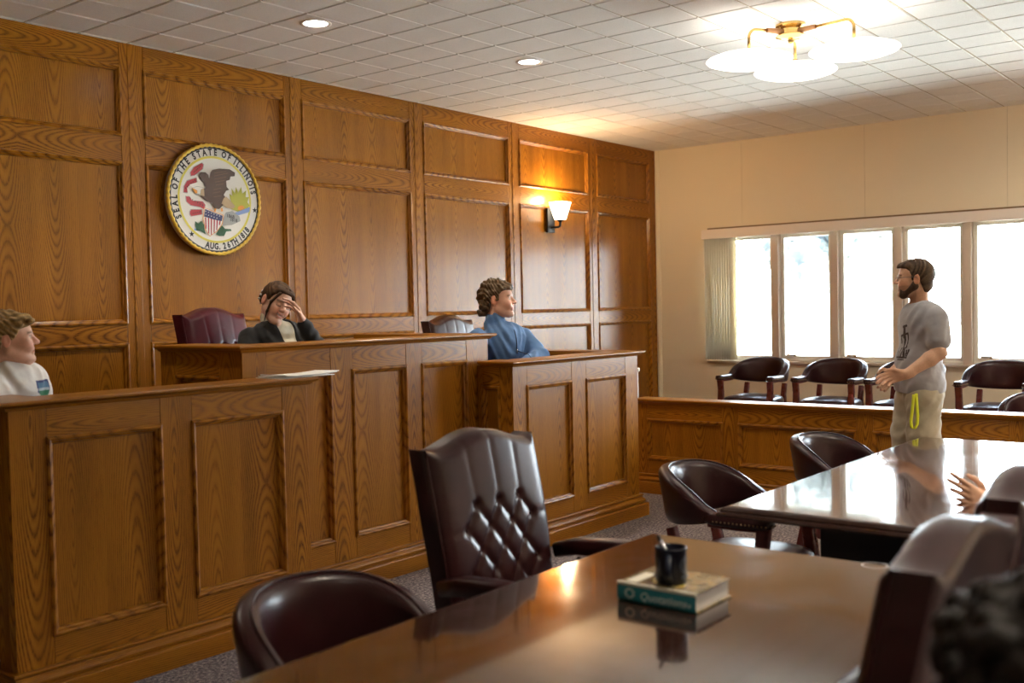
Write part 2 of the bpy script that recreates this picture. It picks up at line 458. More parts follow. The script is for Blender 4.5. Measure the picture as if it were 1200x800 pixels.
# ---- outside: lawn, road, trees, a house (seen bleached through the glass)
LAWN = plain('lawn', (.50, .50, .44, 1), .9, nscale=1.2, namp=.3)
ROADM = plain('asphalt', (.30, .30, .31, 1), .9, nscale=3, namp=.1)
m = MB(); m.box(.36, 90, -60, 60, -1.1, -.9); tag(m.build('terrain_lawn', LAWN), kind='structure')
m = MB(); m.box(16, 23, -60, 60, -.905, -.88); tag(m.build('road', ROADM), kind='structure')
LEAF = plain('autumn_leaf', (.013, .0175, .018, 1), .9, nscale=3, namp=.4); BARK = plain('bark', (.12, .08, .05, 1), .9)
def tree(x, y, h, r, label):
    t = thing('tree', label, 'tree', (x, y, -.9), 0, 'trees outside the windows')
    m = MB(); m.tube([(0, 0, 0), (.05, 0, h*.3), (0, .1, h*.62)], [h*.035, h*.026, h*.012], 8)
    for k in range(5):
        a = k*1.3; m.tube([(0, .03, h*(.34+.05*k)), (r*.6*math.cos(a), r*.6*math.sin(a), h*(.52+.06*k))], [h*.014, h*.004], 6)
    m.build('trunk', BARK, t, smooth=True)
    m = MB()
    for k in range(26):
        a = random.uniform(0, 6.28); q = r*math.sqrt(random.random()); z = h*random.uniform(.42, .95)
        f = 1-abs(z/h-.65)*1.6; rr = r*random.uniform(.22, .42)
        m.ball((q*f*math.cos(a), q*f*math.sin(a), z), (rr, rr, rr*.8), 8, 5)
    o = m.build('crown', LEAF, t)
    d = bpy.data.textures.new('leafnoise', 'CLOUDS'); d.noise_scale = .35
    s = o.modifiers.new('Sub', 'SUBSURF'); s.levels = 2; s.render_levels = 2
    dm = o.modifiers.new('D', 'DISPLACE'); dm.texture = d; dm.strength = r*.22
tree(27, 8.5, 9, 3.0, 'pale autumn tree beyond the glass of the second window')
tree(30, 16.5, 10, 3.4, 'pale autumn tree beyond the blind at the corner')
tree(33, -1.0, 8, 2.8, 'pale tree across the road behind the standing man')
SIDING = plain('pale_siding', (.62, .64, .66, 1), .7); ROOFM = plain('roof_shingle', (.03, .03, .032, 1), .9)
hs = thing('house', 'pale sided house with grey gable roof seen bleached through the right windows', 'house', (40, -2.5, -.9), 0)
m = MB(); m.box(-3, 3, -4.5, 4.5, 0, 2.8); m.add([(-3, -4.5, 2.8), (3, -4.5, 2.8), (0, -4.5, 4.6), (-3, 4.5, 2.8), (3, 4.5, 2.8), (0, 4.5, 4.6)], [(0, 1, 2), (3, 4, 5)]); m.build('wall', SIDING, hs)
m = MB(); m.add([(-3.4, -4.9, 2.6), (-3.4, 4.9, 2.6), (0, 4.9, 4.75), (0, -4.9, 4.75), (3.4, -4.9, 2.6), (3.4, 4.9, 2.6)], [(0, 1, 2, 3), (3, 2, 5, 4)])
o = m.build('roof', ROOFM, hs); s = o.modifiers.new('s', 'SOLIDIFY'); s.thickness = .12
for y in (-3, -.4, 2.6):
    m = MB(); m.box(-3.05, -2.98, y-.5, y+.5, 1, 2.2); m.build('window', BLACK, hs)
m = MB(); m.box(-3.05, -2.98, .75, 1.65, 0, 2.05); m.build('door', TAN, hs)
# ------------------------------------------------------------------ oak benches
def loc(o, parent):
    """keep world placement while parenting to an unrotated thing"""
    return child_at(o, parent)
def panel_run(parent, fr, a0, a1, z0, z1, ops, oz0, oz1, backn=-.045):
    """framed front: boards round the openings, one sunk panel and moulding in each"""
    m = MB(fr); ops = sorted(ops); e = a0
    for o0, o1 in ops+[(a1, None)]:
        m.box(e, o0, backn, 0, z0, z1, 2); e = o1
    for o0, o1 in ops:
        m.box(o0+.0008, o1-.0008, backn, -.0008, z0, oz0, 0); m.box(o0+.0008, o1-.0008, backn, -.0008, oz1, z1, 0)
    loc(m.build('front_frame', OAK, bevel=.0018), parent)
    for o0, o1 in ops:
        m = MB(fr); m.box(o0-.004, o1+.004, backn, -.02, oz0-.004, oz1+.004, 2); loc(m.build('panel', OAKP), parent)
        m = MB(fr); m.ring(o0, o1, oz0, oz1, PROF); loc(m.build('panel_moulding', OAK), parent)
def cap_base(parent, path, zt, zb, w, basepath=None):
    h = zt-zb
    pr = [(-w, zb+.006), (.004, zb+.006), (.010, zb), (.016, zb+.004), (.020, zb+h*.34), (.036, zb+h*.5), (.041, zb+h*.68), (.041, zt-.005), (.035, zt), (-w, zt), (-w, zb+.006)]
    m = MB(); m.sweep(path, pr); loc(autosmooth(m.build('cap', OAK, merge=True), 35), parent)
    if basepath:
        pr = [(-.02, 0), (.047, 0), (.047, .082), (.044, .087), (.024, .089), (.024, .092), (.030, .098), (.031, .107), (.027, .115), (.015, .124), (.013, .130), (.020, .137), (.021, .143), (.017, .148), (-.02, .148), (-.02, 0)]
        m = MB(); m.sweep(basepath, pr); loc(autosmooth(m.build('baseboard', OAK, merge=True), 28), parent)
def frame(o, a, n): return (o, a, n)
FX = lambda y: ((0, y, 0), (1, 0, 0), (0, -1, 0))        # faces -y
FL = lambda x: ((x, 0, 0), (0, -1, 0), (-1, 0, 0))       # faces -x, along -y
FR = lambda x: ((x, 0, 0), (0, 1, 0), (1, 0, 0))         # faces +x, along +y
def inner_top(parent, x0, x1, y0, y1, z):
    m = MB(); m.box(x0, x1, y0, y1, z-.03, z, 0); loc(m.build('desk_top', OAK, bevel=.004), parent)
# clerk's bench (nearest, far left)
cb = thing('clerk_bench', 'oak panelled bench front at far left with papers on its ledge', 'bench', (-6.95, -1.79, 0), 0, None)
panel_run(cb, FX(-1.79), -7.645, -6.25, .02, 1.115, [(-7.502, -7.024), (-6.876, -6.398)], .256, 1.0)
panel_run(cb, FL(-7.645), .02, 1.745, .02, 1.115, [(.14, .85), (.99, 1.60)], .256, 1.0)
panel_run(cb, FR(-6.25), -1.745, -1.525, .02, 1.115, [], .256, 1.0)
cap_base(cb, [(-7.645, -.03), (-7.645, -1.79), (-6.25, -1.79), (-6.25, -1.57)], 1.147, 1.112, .19, [(-7.645, -.03), (-7.645, -1.79), (-6.25, -1.79), (-6.25, -1.60)])
inner_top(cb, -7.59, -6.44, -1.70, -1.35, .93)
# judge's bench (centre, tallest)
jb = thing('judge_bench', 'tallest oak panelled bench in the middle, in front of the woman in black', 'bench', (-5.5, -1.52, 0))
panel_run(jb, FX(-1.52), -6.41, -4.60, .02, 1.268, [(-6.27, -5.862), (-5.712, -5.310), (-5.184, -4.80)], .262, 1.142)
panel_run(jb, FL(-6.41), .845, 1.475, .02, 1.268, [(.98, 1.34)], .262, 1.142)
panel_run(jb, FR(-4.60), -1.475, -.55, .02, 1.268, [(-1.3, -.7)], .262, 1.142)
cap_base(jb, [(-6.41, -.85), (-6.41, -1.52), (-4.60, -1.52), (-4.60, -.55)], 1.298, 1.264, .20, [(-6.205, -1.52), (-4.75, -1.52)])
inner_top(jb, -6.36, -4.65, -1.45, -1.10, 1.09)
# witness stand (right)
wsn = thing('witness_stand', 'oak panelled stand, lower than the middle bench, in front of the man in blue', 'witness stand', (-4.0, -1.80, 0))
panel_run(wsn, FX(-1.80), -4.715, -3.335, .02, 1.108, [(-4.580, -4.118), (-3.958, -3.492)], .252, .983)
panel_run(wsn, FL(-4.715), 1.53, 1.755, .02, 1.108, [(1.568, 1.70)], .252, .983)
panel_run(wsn, FR(-3.335), -1.755, -.45, .02, 1.108, [(-1.62, -1.20), (-1.06, -.62)], .252, .983)
cap_base(wsn, [(-4.715, -1.565), (-4.715, -1.80), (-3.335, -1.80), (-3.335, -.45)], 1.138, 1.104, .17, [(-4.715, -1.565), (-4.715, -1.80), (-3.335, -1.80), (-3.335, -.45)])
inner_top(wsn, -4.60, -3.50, -1.755, -1.45, .97)
# low rail before the jury box
jr = thing('jury_rail', 'low oak panelled rail running under the row of window chairs', 'rail', (-2.5, -3.5, 0))
RY = [(1.20, 2.035), (2.165, 3.03), (3.145, 3.985), (4.10, 4.94), (5.05, 5.89)]
panel_run(jr, FL(-2.55), 1.30, 6.0, .02, .693, [(max(a, 1.40), b) for a, b in RY], .262, .570)
cap_base(jr, [(-2.55, -1.30), (-2.55, -6.0)], .728, .688, .14, [(-2.55, -1.30), (-2.55, -6.0)])
m = MB(); m.box(-2.505, -2.46, -6.0, -1.30, 0, .69, 1); loc(m.build('back_board', OAK), jr)
# slim cream post between stand and rail
pt = thing('post', 'slim cream post with a small cap beyond the witness stand', 'post', (-2.44, -1.235, 0))
m = MB(); m.tube([(0, 0, 0), (0, 0, .925)], .017, 10); m.build('shaft', CREAMT, pt, smooth=False)
m = MB(); m.lathe((0, 0, .925), [(.016, 0), (.030, .004), (.030, .022), (.022, .03), (.004, .032)], 16); m.build('cap', CREAMT, pt)
# ------------------------------------------------------------------ captain's chair
def nail_row(m, pts, r=.0042):
    for p in pts: m.ball(p, r, 6, 4)
def captain_chair():
    t = thing('captain_chair', 'x', 'chair', (0, 0, 0))
    # curved upholstered back
    R = .238; m = MB(); G = []; n = 45; na = 18
    for i in range(n):
        s = (i/(n-1))*2-1; th = math.radians(90+s*104); a = abs(s)
        ct, st = math.cos(th), math.sin(th)
        zt = .792-.175*a**2.7; zb = .562+.055*a**2; hh = (zt-zb)/2; zc = (zt+zb)/2
        tk = .034*(1-.25*a**3); row = []
        e = 1.0
        if i in (0, n-1): e = .35
        if i in (1, n-2): e = .8
        for k in range(na):
            q = 2*PI*k/na; cq, sq = math.cos(q), math.sin(q)
            rr = math.copysign(abs(cq)**.62, cq)*tk*(1.0+.35*max(0, sq))*e
            zz = zc+math.copysign(abs(sq)**.62, sq)*hh*e
            lean = .10*(zz-.53)*(1-a**2)
            rad = R+rr+lean+.012*max(0, sq)*(1-a)
            row.append((rad*ct*1.02, .05+rad*st*.96 - (0 if a < .86 else (a-.86)*.28), zz))
        G.append(row)
    m.grid(G, closed_u=True); m.add(G[0], [tuple(range(na))]); m.add(G[-1], [tuple(range(na))])
    bk = m.build('backrest', LEATHER, t, smooth=True)
    sb = bk.modifiers.new('s', 'SUBSURF'); sb.levels = 1; sb.render_levels = 1
    # piping along the upper outer edge
    m = MB(); P_ = [G[i][5] for i in range(1, n-1)]; P_ = [(p[0]*1.004, p[1]*1.004, p[2]+.001) for p in P_]
    m.tube(P_, .0035, 6); m.build('piping', LEATHER, bk, smooth=True)
    for sx in (-1, 1):
        m = MB(); pts = []
        for i in range(10):
            f = i/9; y = .04-.265*f; w = .027+.006*math.sin(f*PI)
            pts.append((sx*(.250-.004*f), y, .630-.004*math.sin(f*PI)))
        m.tube(pts, [.8, 1, 1, 1, 1, 1, 1, 1.04, 1.04, .8], 16, sq=(.030, .022))
        ar = m.build('armrest', LEATHER, t, smooth=True)
        m = MB()
        for sd in (-1, 1): nail_row(m, [(sx*.248+sd*.0305, .0-.212*i/13, .622) for i in range(14)])
        nail_row(m, [(sx*.246+.018*j, -.228, .622) for j in (-1, 0, 1)])
        m.build('nailhead_trim', NAILS, ar, smooth=True)
        m = MB(); m.tube([(sx*.246, .03, .603), (sx*.244, -.10, .602), (sx*.242, -.20, .603)], [.9, 1, .9], 12, sq=(.022, .010)); m.build('arm_rail', MAHOG, t)
        m = MB(); m.tube([(sx*.242, -.190, .610), (sx*.240, -.180, .52), (sx*.235, -.195, .40), (sx*.24, -.215, .22), (sx*.24, -.228, .0)], [1.0, .95, 1.05, .85, .62], 16, sq=(.026, .026)); m.build('leg', MAHOG, t)
        m = MB(); m.tube([(sx*.185, .225, .56), (sx*.185, .20, .46), (sx*.19, .195, .36), (sx*.205, .235, .18), (sx*.215, .285, .0)], [.85, .9, 1.05, .85, .62], 16, sq=(.023, .025)); m.build('leg', MAHOG, t)
    # seat
    def plan(th, a, b, e=.62):
        c, s = math.cos(th), math.sin(th)
        return math.copysign(abs(c)**e, c)*a, math.copysign(abs(s)**e, s)*b-.02
    m = MB(); G = []
    for rr, z in ((1.0, .375), (1.01, .385), (1.015, .41), (1.0, .437), (.95, .452), (.82, .463), (.6, .472), (.35, .477), (.08, .479)):
        G.append([(plan(2*PI*k/40, .238*rr, .235*rr)[0], plan(2*PI*k/40, .238*rr, .235*rr)[1], z) for k in range(40)])
    m.grid(G, closed_u=True); m.add(G[-1], [tuple(range(40))]); m.add(G[0], [tuple(range(40))])
    st = m.build('seat', LEATHER, t, smooth=True)
    m = MB(); nail_row(m, [(*plan(2*PI*k/56, .245, .242), .384) for k in range(56)]); m.build('nailhead_trim', NAILS, st, smooth=True)
    m = MB(); G = [[(*plan(2*PI*k/40, .234*q, .23*q), z) for k in range(40)] for q, z in ((.9, .325), (1, .325), (1, .374), (.9, .374))]
    m.grid(G, closed_u=True); m.build('seat_frame', MAHOG, t)
    return t
# ------------------------------------------------------------------ tufted executive chair
def tufted_chair():
    t = thing('tufted_chair', 'x', 'chair', (0, 0, 0))
    W, Z0, Z1 = .258, .43, 1.03
    bt = []
    dx = .105; rows = [.86, .795, .73, .665, .60, .535]
    for r, z in enumerate(rows):
        for x in ([-dx, 0, dx] if r % 2 == 0 else [-1.5*dx, -.5*dx, .5*dx, 1.5*dx]): bt.append((x, z, r))
    segs = []
    for (x, z, r) in bt:
        for (x2, z2, r2) in bt:
            if r2 == r+1 and abs(abs(x2-x)-dx/2) < .01: segs.append((x, z, x2, z2))
    for x in (-dx, 0, dx): segs.append((x, .86, x*1.12, 1.10)); segs.append((x, .535, x, .40))
    for r in (1, 3, 5):
        for s in (-1, 1): segs.append((s*1.5*dx, rows[r], s*.30, rows[r]-.002))
    segs.append((-1.5*dx, .535, -1.5*dx, .4)); segs.append((1.5*dx, .535, 1.5*dx, .4))
    nx, nz = 75, 85
    S = np.linspace(-1, 1, nx); T = np.linspace(0, 1, nz)
    s, tt = np.meshgrid(S, T)
    hump = .047*np.clip(np.cos(np.clip(s/.86, -1, 1)*PI)*.5+.5, 0, 1)**.8+.010*np.clip((np.abs(s)-.86)/.14, 0, 1)
    z = Z0+(Z1-Z0+hump)*tt
    x = s*W*(.93+.07*np.minimum(tt*1.6, 1))
    dep = np.zeros_like(x)
    for a, b, c, d in segs:
        px, pz = x-a, z-b; vx, vz = c-a, d-b; L = vx*vx+vz*vz
        h = np.clip((px*vx+pz*vz)/L, 0, 1); q = np.hypot(px-h*vx, pz-h*vz)
        dep = np.maximum(dep, (.0022 if (b >= .86 and d > 1) or abs(b-d) < .01 else .010)*np.exp(-(q/.010)**1.2))
    pit = np.zeros_like(x)
    for a, b, r in bt: pit = np.maximum(pit, .015*np.exp(-(np.hypot(x-a, z-b)/.016)**2))
    edge = np.maximum(np.abs(s)**14, np.clip((tt-.955)/.045, 0, 1)**2)
    th = .062+.012*np.sin(np.clip(tt, 0, 1)*PI)-np.maximum(dep, pit)
    lean = .215+.10*tt
    fy = lean-th+edge*.030; by = lean+.045-.012*edge-.010*np.sin(tt*PI)
    m = MB()
    Gf = [[(x[i, k], fy[i, k], z[i, k]) for k in range(nx)] for i in range(nz)]
    Gb = [[(x[i, k], by[i, k], z[i, k]) for k in range(nx)] for i in range(nz)]
    m.grid(Gf); m.grid(Gb, flip=True)
    def strip(A, B):
        rws = [A]
        for j in (1, 2):
            f = j/3; rws.append([tuple(np.array(a)*(1-f)+np.array(b)*f) for a, b in zip(A, B)])
        rws.append(B); m.grid(rws)
    strip([r[0] for r in Gf], [r[0] for r in Gb]); strip([r[-1] for r in Gf], [r[-1] for r in Gb]); strip(Gf[-1], Gb[-1]); strip(Gf[0], Gb[0])
    bk = autosmooth(m.build('backrest', LEATHER, t, merge=True), 50)
    for e in (0, -1):
        m = MB(); m.tube([Gf[i][e] for i in range(0, nz, 4)]+[Gf[-1][e]], .0045, 6); m.build('piping', LEATHER, bk, smooth=True)
    for a, b, r in bt:
        m = MB(); m.ball((a, .215+.10*(b-Z0)/.62-.056, b), (.009, .006, .009), 8, 5)
        m.build('button', LEATHER, bk, smooth=True)
    # seat
    m = MB(); G = []
    def plan(k, a, b):
        c, q = math.cos(2*PI*k/40), math.sin(2*PI*k/40); e = .5
        return math.copysign(abs(c)**e, c)*a, math.copysign(abs(q)**e, q)*b-.06
    for rr, zz in ((.9, .36), (1, .37), (1.01, .41), (1, .445), (.95, .465), (.8, .478), (.5, .487), (.1, .49)):
        G.append([(*plan(k, .265*rr, .25*rr), zz) for k in range(40)])
    m.grid(G, closed_u=True); m.add(G[-1], [tuple(range(40))]); m.add(G[0], [tuple(range(40))])
    m.build('seat', LEATHER, t, smooth=True)
    for sx in (-1, 1):
        m = MB(); m.tube([(sx*.280, .20, .655), (sx*.290, .12, .675), (sx*.295, -.02, .682), (sx*.295, -.15, .678), (sx*.293, -.205, .655), (sx*.288, -.20, .57), (sx*.285, -.17, .47)], [.9, 1.05, 1.1, 1.1, 1.05, .95, .9], 16, sq=(.030, .026))
        o = m.build('armrest', LEATHER, t, smooth=True)
        m = MB(); m.tube([(sx*.283, .14, .60), (sx*.283, .0, .52), (sx*.28, -.12, .47)], 1, 10, sq=(.010, .05)); m.build('arm_panel', LEATHER, t, smooth=True)
    m = MB(); m.tube([(0, -.04, .10), (0, -.04, .37)], .030, 14); m.lathe((0, -.04, .33), [(.05, 0), (.12, .03), (.12, .04)], 14); m.build('gas_column', BLKMETAL, t)
    m = MB()
    for k in range(5):
        a = 2*PI*k/5+.3; m.tube([(0, -.04, .115), (.16*math.cos(a), -.04+.16*math.sin(a), .10), (.29*math.cos(a), -.04+.29*math.sin(a), .068)], [1.1, 1, .7], 12, sq=(.026, .020))
    m.build('star_base', MAHOG, t)
    for k in range(5):
        a = 2*PI*k/5+.3; c = (.29*math.cos(a), -.04+.29*math.sin(a), .031); m = MB()
        for q in (-.013, .013): m.tube([(c[0]-math.sin(a)*(q-.009), c[1]+math.cos(a)*(q-.009), .03), (c[0]-math.sin(a)*(q+.009), c[1]+math.cos(a)*(q+.009), .03)], .030, 14)
        m.tube([(c[0], c[1], .03), (c[0], c[1], .075)], .008, 8); m.build('caster', BLACK, t)
    return t
cc = captain_chair(); tc = tufted_chair()
G_T2, G_J = 'barrel armchairs at the tables', 'armchairs in the jury box'
def place(o, loc_, rz, label, group, first=[]):
    key = o.name
    if key not in first:
        first.append(key); o.location = loc_; o.rotation_euler = (0, 0, rz); tag(o, label, None, group); return o
    return dup(o, loc_, rz, label, group)
BARREL = 'barrel armchairs with nailhead arms'
C1 = place(cc, (-5.63, -3.70, 0), math.radians(2), 'dark barrel armchair at the near corner of the shiny table, its nailhead arm facing us', BARREL)
C2 = place(cc, (-4.52, -3.78, 0), math.radians(-6), 'barrel armchair farther along the shiny table, only its back showing above the tabletop', BARREL)
L1 = place(cc, (-7.775, -3.82, 0), math.radians(3), 'oxblood barrel armchair nearest us at the bottom left, pulled up to the brown table', BARREL)
JL = ['jury armchair by the blind, leftmost in the window row', 'jury armchair second from the corner in the window row', 'jury armchair in the window row half hidden behind the standing man', 'jury armchair in the window row just right of the standing man']
for k, (y, lb) in enumerate(zip((-1.455, -2.165, -2.80, -3.50), JL)):
    place(cc, (-.78, y, .15), math.radians(-90+random.uniform(-3, 3)), lb, BARREL)
place(cc, (-1.85, -4.02, 0), math.radians(-88), 'armchair just behind the rail at the right edge, lower than the window row', BARREL)
clerk_chair = place(cc, (-7.22, -.95, .18), math.radians(35), 'armchair hidden behind the left bench under the man in white', BARREL)
fore_chair = place(cc, (-8.30, -5.36, 0), math.radians(180), 'armchair under the dark haired person at the bottom right', BARREL)
hid_chair = place(cc, (-5.98, -5.42, 0), math.radians(180), 'armchair beyond the tall chairs under the person whose hand shows', BARREL)
TUFT = 'high backed tufted chairs'
place(tc, (-6.985, -3.765, 0), math.radians(1), 'high backed tufted oxblood chair facing us behind the brown table', TUFT)
TA = place(tc, (-7.59, -4.745, 0), math.radians(180), 'high backed chair at the right turned away from us, nearest of the tall ones', TUFT)
TB = place(tc, (-6.92, -4.715, 0), math.radians(180), 'high backed chair at the right edge just beyond the nearest tall one', TUFT)
def recolour(root, mat):
    for c in kids(root):
        for o in [c]+kids(c):
            if o.data.materials and o.data.materials[0] == LEATHER:
                o.material_slots[0].link = 'OBJECT'; o.material_slots[0].material = mat
JC = place(tc, (-5.83, -.86, .41), math.radians(14), 'maroon tufted high backed chair behind the woman in black', TUFT); recolour(JC, LEATHER_RED)
WC = place(tc, (-3.99, -.98, .33), math.radians(6), 'dark brown tufted high backed chair behind the man in blue', TUFT); recolour(WC, LEATHER_BRN)
# ------------------------------------------------------------------ tables
def table(name, label, x0, x1, y0, y1, z, mt, slabs):
    t = thing(name, label, 'table', ((x0+x1)/2, (y0+y1)/2, 0))
    m = MB(); r = .012; path = [(x0, y1), (x0, y0), (x1, y0), (x1, y1)]   # counter-clockwise, outward = right of travel
    h = .034
    pr = [(-.05, z-h), (-.004, z-h), (.0, z-h+.006), (-.004, z-h+.013), (-.012, z-h+.016), (-.012, z-h+.021), (-.018, z-.006), (-.028, z-.002), (-.034, z)]
    rows = m.sweep(path, pr, closed=True)
    e = m.build('table_edge', EDGE, merge=True); child_at(autosmooth(e, 30), t)
    m = MB(); b = .034; m.box(x0+b, x1-b, y0+b, y1-b, z-h+.002, z, 0); child_at(m.build('tabletop', mt), t)
    for sx in slabs:
        m = MB(); m.box(sx-.03, sx+.03, (y0+y1)/2-.30, (y0+y1)/2+.30, .07, z-h, 2); m.box(sx-.05, sx+.05, (y0+y1)/2-.36, (y0+y1)/2+.36, 0, .07, 1)
        child_at(m.build('pedestal', BLACK, bevel=.004), t)
    m = MB(); m.box(slabs[0]+.03, slabs[-1]-.03, (y0+y1)/2-.015, (y0+y1)/2+.015, .25, .45, 0); child_at(m.build('stretcher', BLACK, bevel=.003), t)
    return t
T1Y0, T1Y1 = -4.885, -3.912
tb1 = table('conference_table', 'brown polished table in front with a book and black cup on it', -9.05, -6.71, T1Y0, T1Y1, .76, TABLE, (-8.5, -7.25))
m = MB(); rp = on(1025, 662, 2, .7605); n = 40
G = [[(rp[0]+(.030+q)*math.cos(2*PI*k/n), rp[1]+(.030+q)*math.sin(2*PI*k/n), .7603) for k in range(n) if not 8 < k < 12] for q in (0, .0035)]
m.grid(G); child_at(m.build('water_ring', plain('water_ring', (.55, .52, .50, 1), .4), fix=False), tb1)
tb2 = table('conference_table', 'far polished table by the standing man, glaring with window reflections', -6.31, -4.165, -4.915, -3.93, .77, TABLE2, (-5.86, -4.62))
# ------------------------------------------------------------------ small things
# book: spine faces the camera (-x)
bkx0, bkx1, bky0, bky1, bz = -7.398, -7.228, -4.449, -4.243, .7605
TEAL = plain('teal_cloth', (.012, .21, .26, 1), .5); PAPER = plain('paper', (.80, .74, .66, 1), .7); WHITE = plain('white_paper', (.88, .86, .82, 1), .6)
def cover_mat():
    t = NT('painted_cover'); g = t.n('ShaderNodeTexCoord').outputs['Object']
    n1 = t.noise(g, 16, 3); n2 = t.noise(g, 42, 3)
    c = t.ramp(n1, [(.30, (.06, .06, .04, 1)), (.42, (.26, .20, .10, 1)), (.5, (.10, .10, .07, 1)), (.6, (.42, .31, .18, 1)), (.72, (.14, .04, .02, 1))])
    c2 = t.ramp(n2, [(.42, (.45, .36, .16, 1)), (.6, (.16, .18, .12, 1))])
    c = t.mix(.25, c, c2); p = t.bsdf(Base_Color=c, Roughness=.2); p.inputs['Coat Weight'].default_value = .6; return t.m
COVER = cover_mat(); CREAMINK = plain('cream_ink', (.75, .72, .60, 1), .4); YEL = plain('yellow_paint', (.72, .52, .06, 1), .4); GREYINK = plain('pale_ink', (.62, .76, .76, 1), .5)
book = thing('book', 'hardback book with teal spine lying on the brown table under the cup', 'book', ((bkx0+bkx1)/2, (bky0+bky1)/2, bz))
m = MB(); m.box(bkx0+.004, bkx1-.006, bky0+.006, bky1-.006, bz+.004, bz+.042); child_at(m.build('pages', PAPER), book)
m = MB(); m.box(bkx0+.002, bkx1, bky0, bky1, bz+.0422, bz+.0455); m.box(bkx0+.002, bkx1, bky0, bky1, bz, bz+.0035); child_at(m.build('cover', COVER, bevel=.001), book)
m = MB(); G = []
for i in range(7):
    a = -PI/2+PI*i/6; G.append([(bkx0+.002-.006*math.cos(a), y, bz+.0227+.0227*math.sin(a)) for y in (bky0, bky1)])
m.grid(G); child_at(m.build('spine', TEAL, smooth=True, fix=False), book)
m = MB(); m.box(bkx0-.0045, bkx0+.003, bky0+.0, bky1, bz+.0395, bz+.0458); m.box(bkx0+.012, bkx0+.10, bky1-.045, bky1-.015, bz+.0456, bz+.0459)
child_at(m.build('title_band', CREAMINK, bevel=.001), book)
m = MB(); m.ball((bkx0+.055, bky1-.085, bz+.0455), (.026, .022, .0006)); m.ball((bkx0+.045, bky1-.13, bz+.0455), (.02, .024, .0006)); child_at(m.build('painted_fruit', YEL), book)
def text_polys(txt, size, bold=0.0, shear=0.0, res=3):
    cu = bpy.data.curves.new('txt', 'FONT'); cu.body = txt; cu.size = size; cu.offset = bold; cu.shear = shear; cu.resolution_u = res
    cu.align_x = 'CENTER'; cu.align_y = 'CENTER'; cu.fill_mode = 'FRONT'
    ob = bpy.data.objects.new('txt', cu); C.objects.link(ob)
    dg = bpy.context.evaluated_depsgraph_get(); me = ob.evaluated_get(dg).to_mesh()
    vs = [(v.co.x, v.co.y) for v in me.vertices]; fs = [tuple(p.vertices) for p in me.polygons]
    ob.evaluated_get(dg).to_mesh_clear(); bpy.data.objects.remove(ob); bpy.data.curves.remove(cu)
    return vs, fs
m = MB()
xs_ = bkx0-.0046
for txt, yc, sz, zc in (('Quotations', (bky0+bky1)/2-.018, .026, bz+.019), ('16', bky0+.020, .015, bz+.016)):
    vs, fs = text_polys(txt, sz, .0003, .25)
    m.add([(xs_-.0002, yc-v[0], zc+v[1]) for v in vs], fs)
for k in range(9):
    a = k*.7; m.ball((xs_, bky1-.034+.011*math.cos(a), bz+.022+.010*math.sin(a)), (.0006, .004, .003), 6, 4)
child_at(m.build('spine_lettering', GREYINK, fix=False), book)
# cup with pen
cx, cy, cz = -7.345, -4.355, bz+.0459
NAVY = plain('navy_glaze', (.006, .008, .020, 1), .30, coat=.06, coat_r=.05, spec=.3); INKW = plain('grey_print', (.13, .15, .20, 1), .4)
cup = thing('mug', 'black mug with white emblems standing on the book', 'mug', (cx, cy, cz))
m = MB(); m.lathe((0, 0, 0), [(.032, 0), (.0355, .004), (.0365, .079), (.0372, .083), (.0355, .0845), (.0335, .081), (.0325, .012), (.002, .010)], 32); m.build('body', NAVY, cup, smooth=True)
hd = np.array([CAM[0]-cx, CAM[1]-cy]); hd /= np.linalg.norm(hd); ha = math.atan2(hd[1], hd[0])-.12
hx, hy = math.cos(ha), math.sin(ha)
m = MB(); m.tube([(hx*(.034+.030*math.sin(PI*i/8)), hy*(.034+.030*math.sin(PI*i/8)), .071-.058*i/8) for i in range(9)], 1, 10, sq=(.0065, .0045)); m.build('handle', NAVY, cup, smooth=True)
m = MB()
for da in (1.22, -1.15):
    for R_, w in ((.019, .0022), (.013, .0014)):
        n = 28; G = []
        for q in (R_, R_-w):
            row = []
            for k in range(n+1):
                th = 2*PI*k/n; a = ha+da+q*math.cos(th)/.037; row.append((.0371*math.cos(a), .0371*math.sin(a), .046+q*math.sin(th)))
            G.append(row)
        m.grid(G)
    for k in range(5):
        a = ha+da+(k-2)*.17; m.box(.0372*math.cos(a)-.0015, .0372*math.cos(a)+.0015, .0372*math.sin(a)-.0015, .0372*math.sin(a)+.0015, .016, .021)
m.build('emblem', INKW, cup, fix=False)
pen = thing('pen', 'silver pen leaning in the black mug', 'pen', (cx, cy, cz))
lx = np.array([-.35, .75])*.030
m = MB(); m.tube([(-lx[0]*.9, -lx[1]*.9, .012), (lx[0]*.98, lx[1]*.98, .098)], .0042, 10); m.build('barrel', CHROME, pen, smooth=True)
m = MB(); e1 = np.array([lx[0], lx[1], .098]); dd = np.array([lx[0]*1.9, lx[1]*1.9, .092]); dd /= np.linalg.norm(dd)
m.tube([e1, e1+dd*.012], [.0046, .0036], 10); m.build('cap', BLKMETAL, pen)
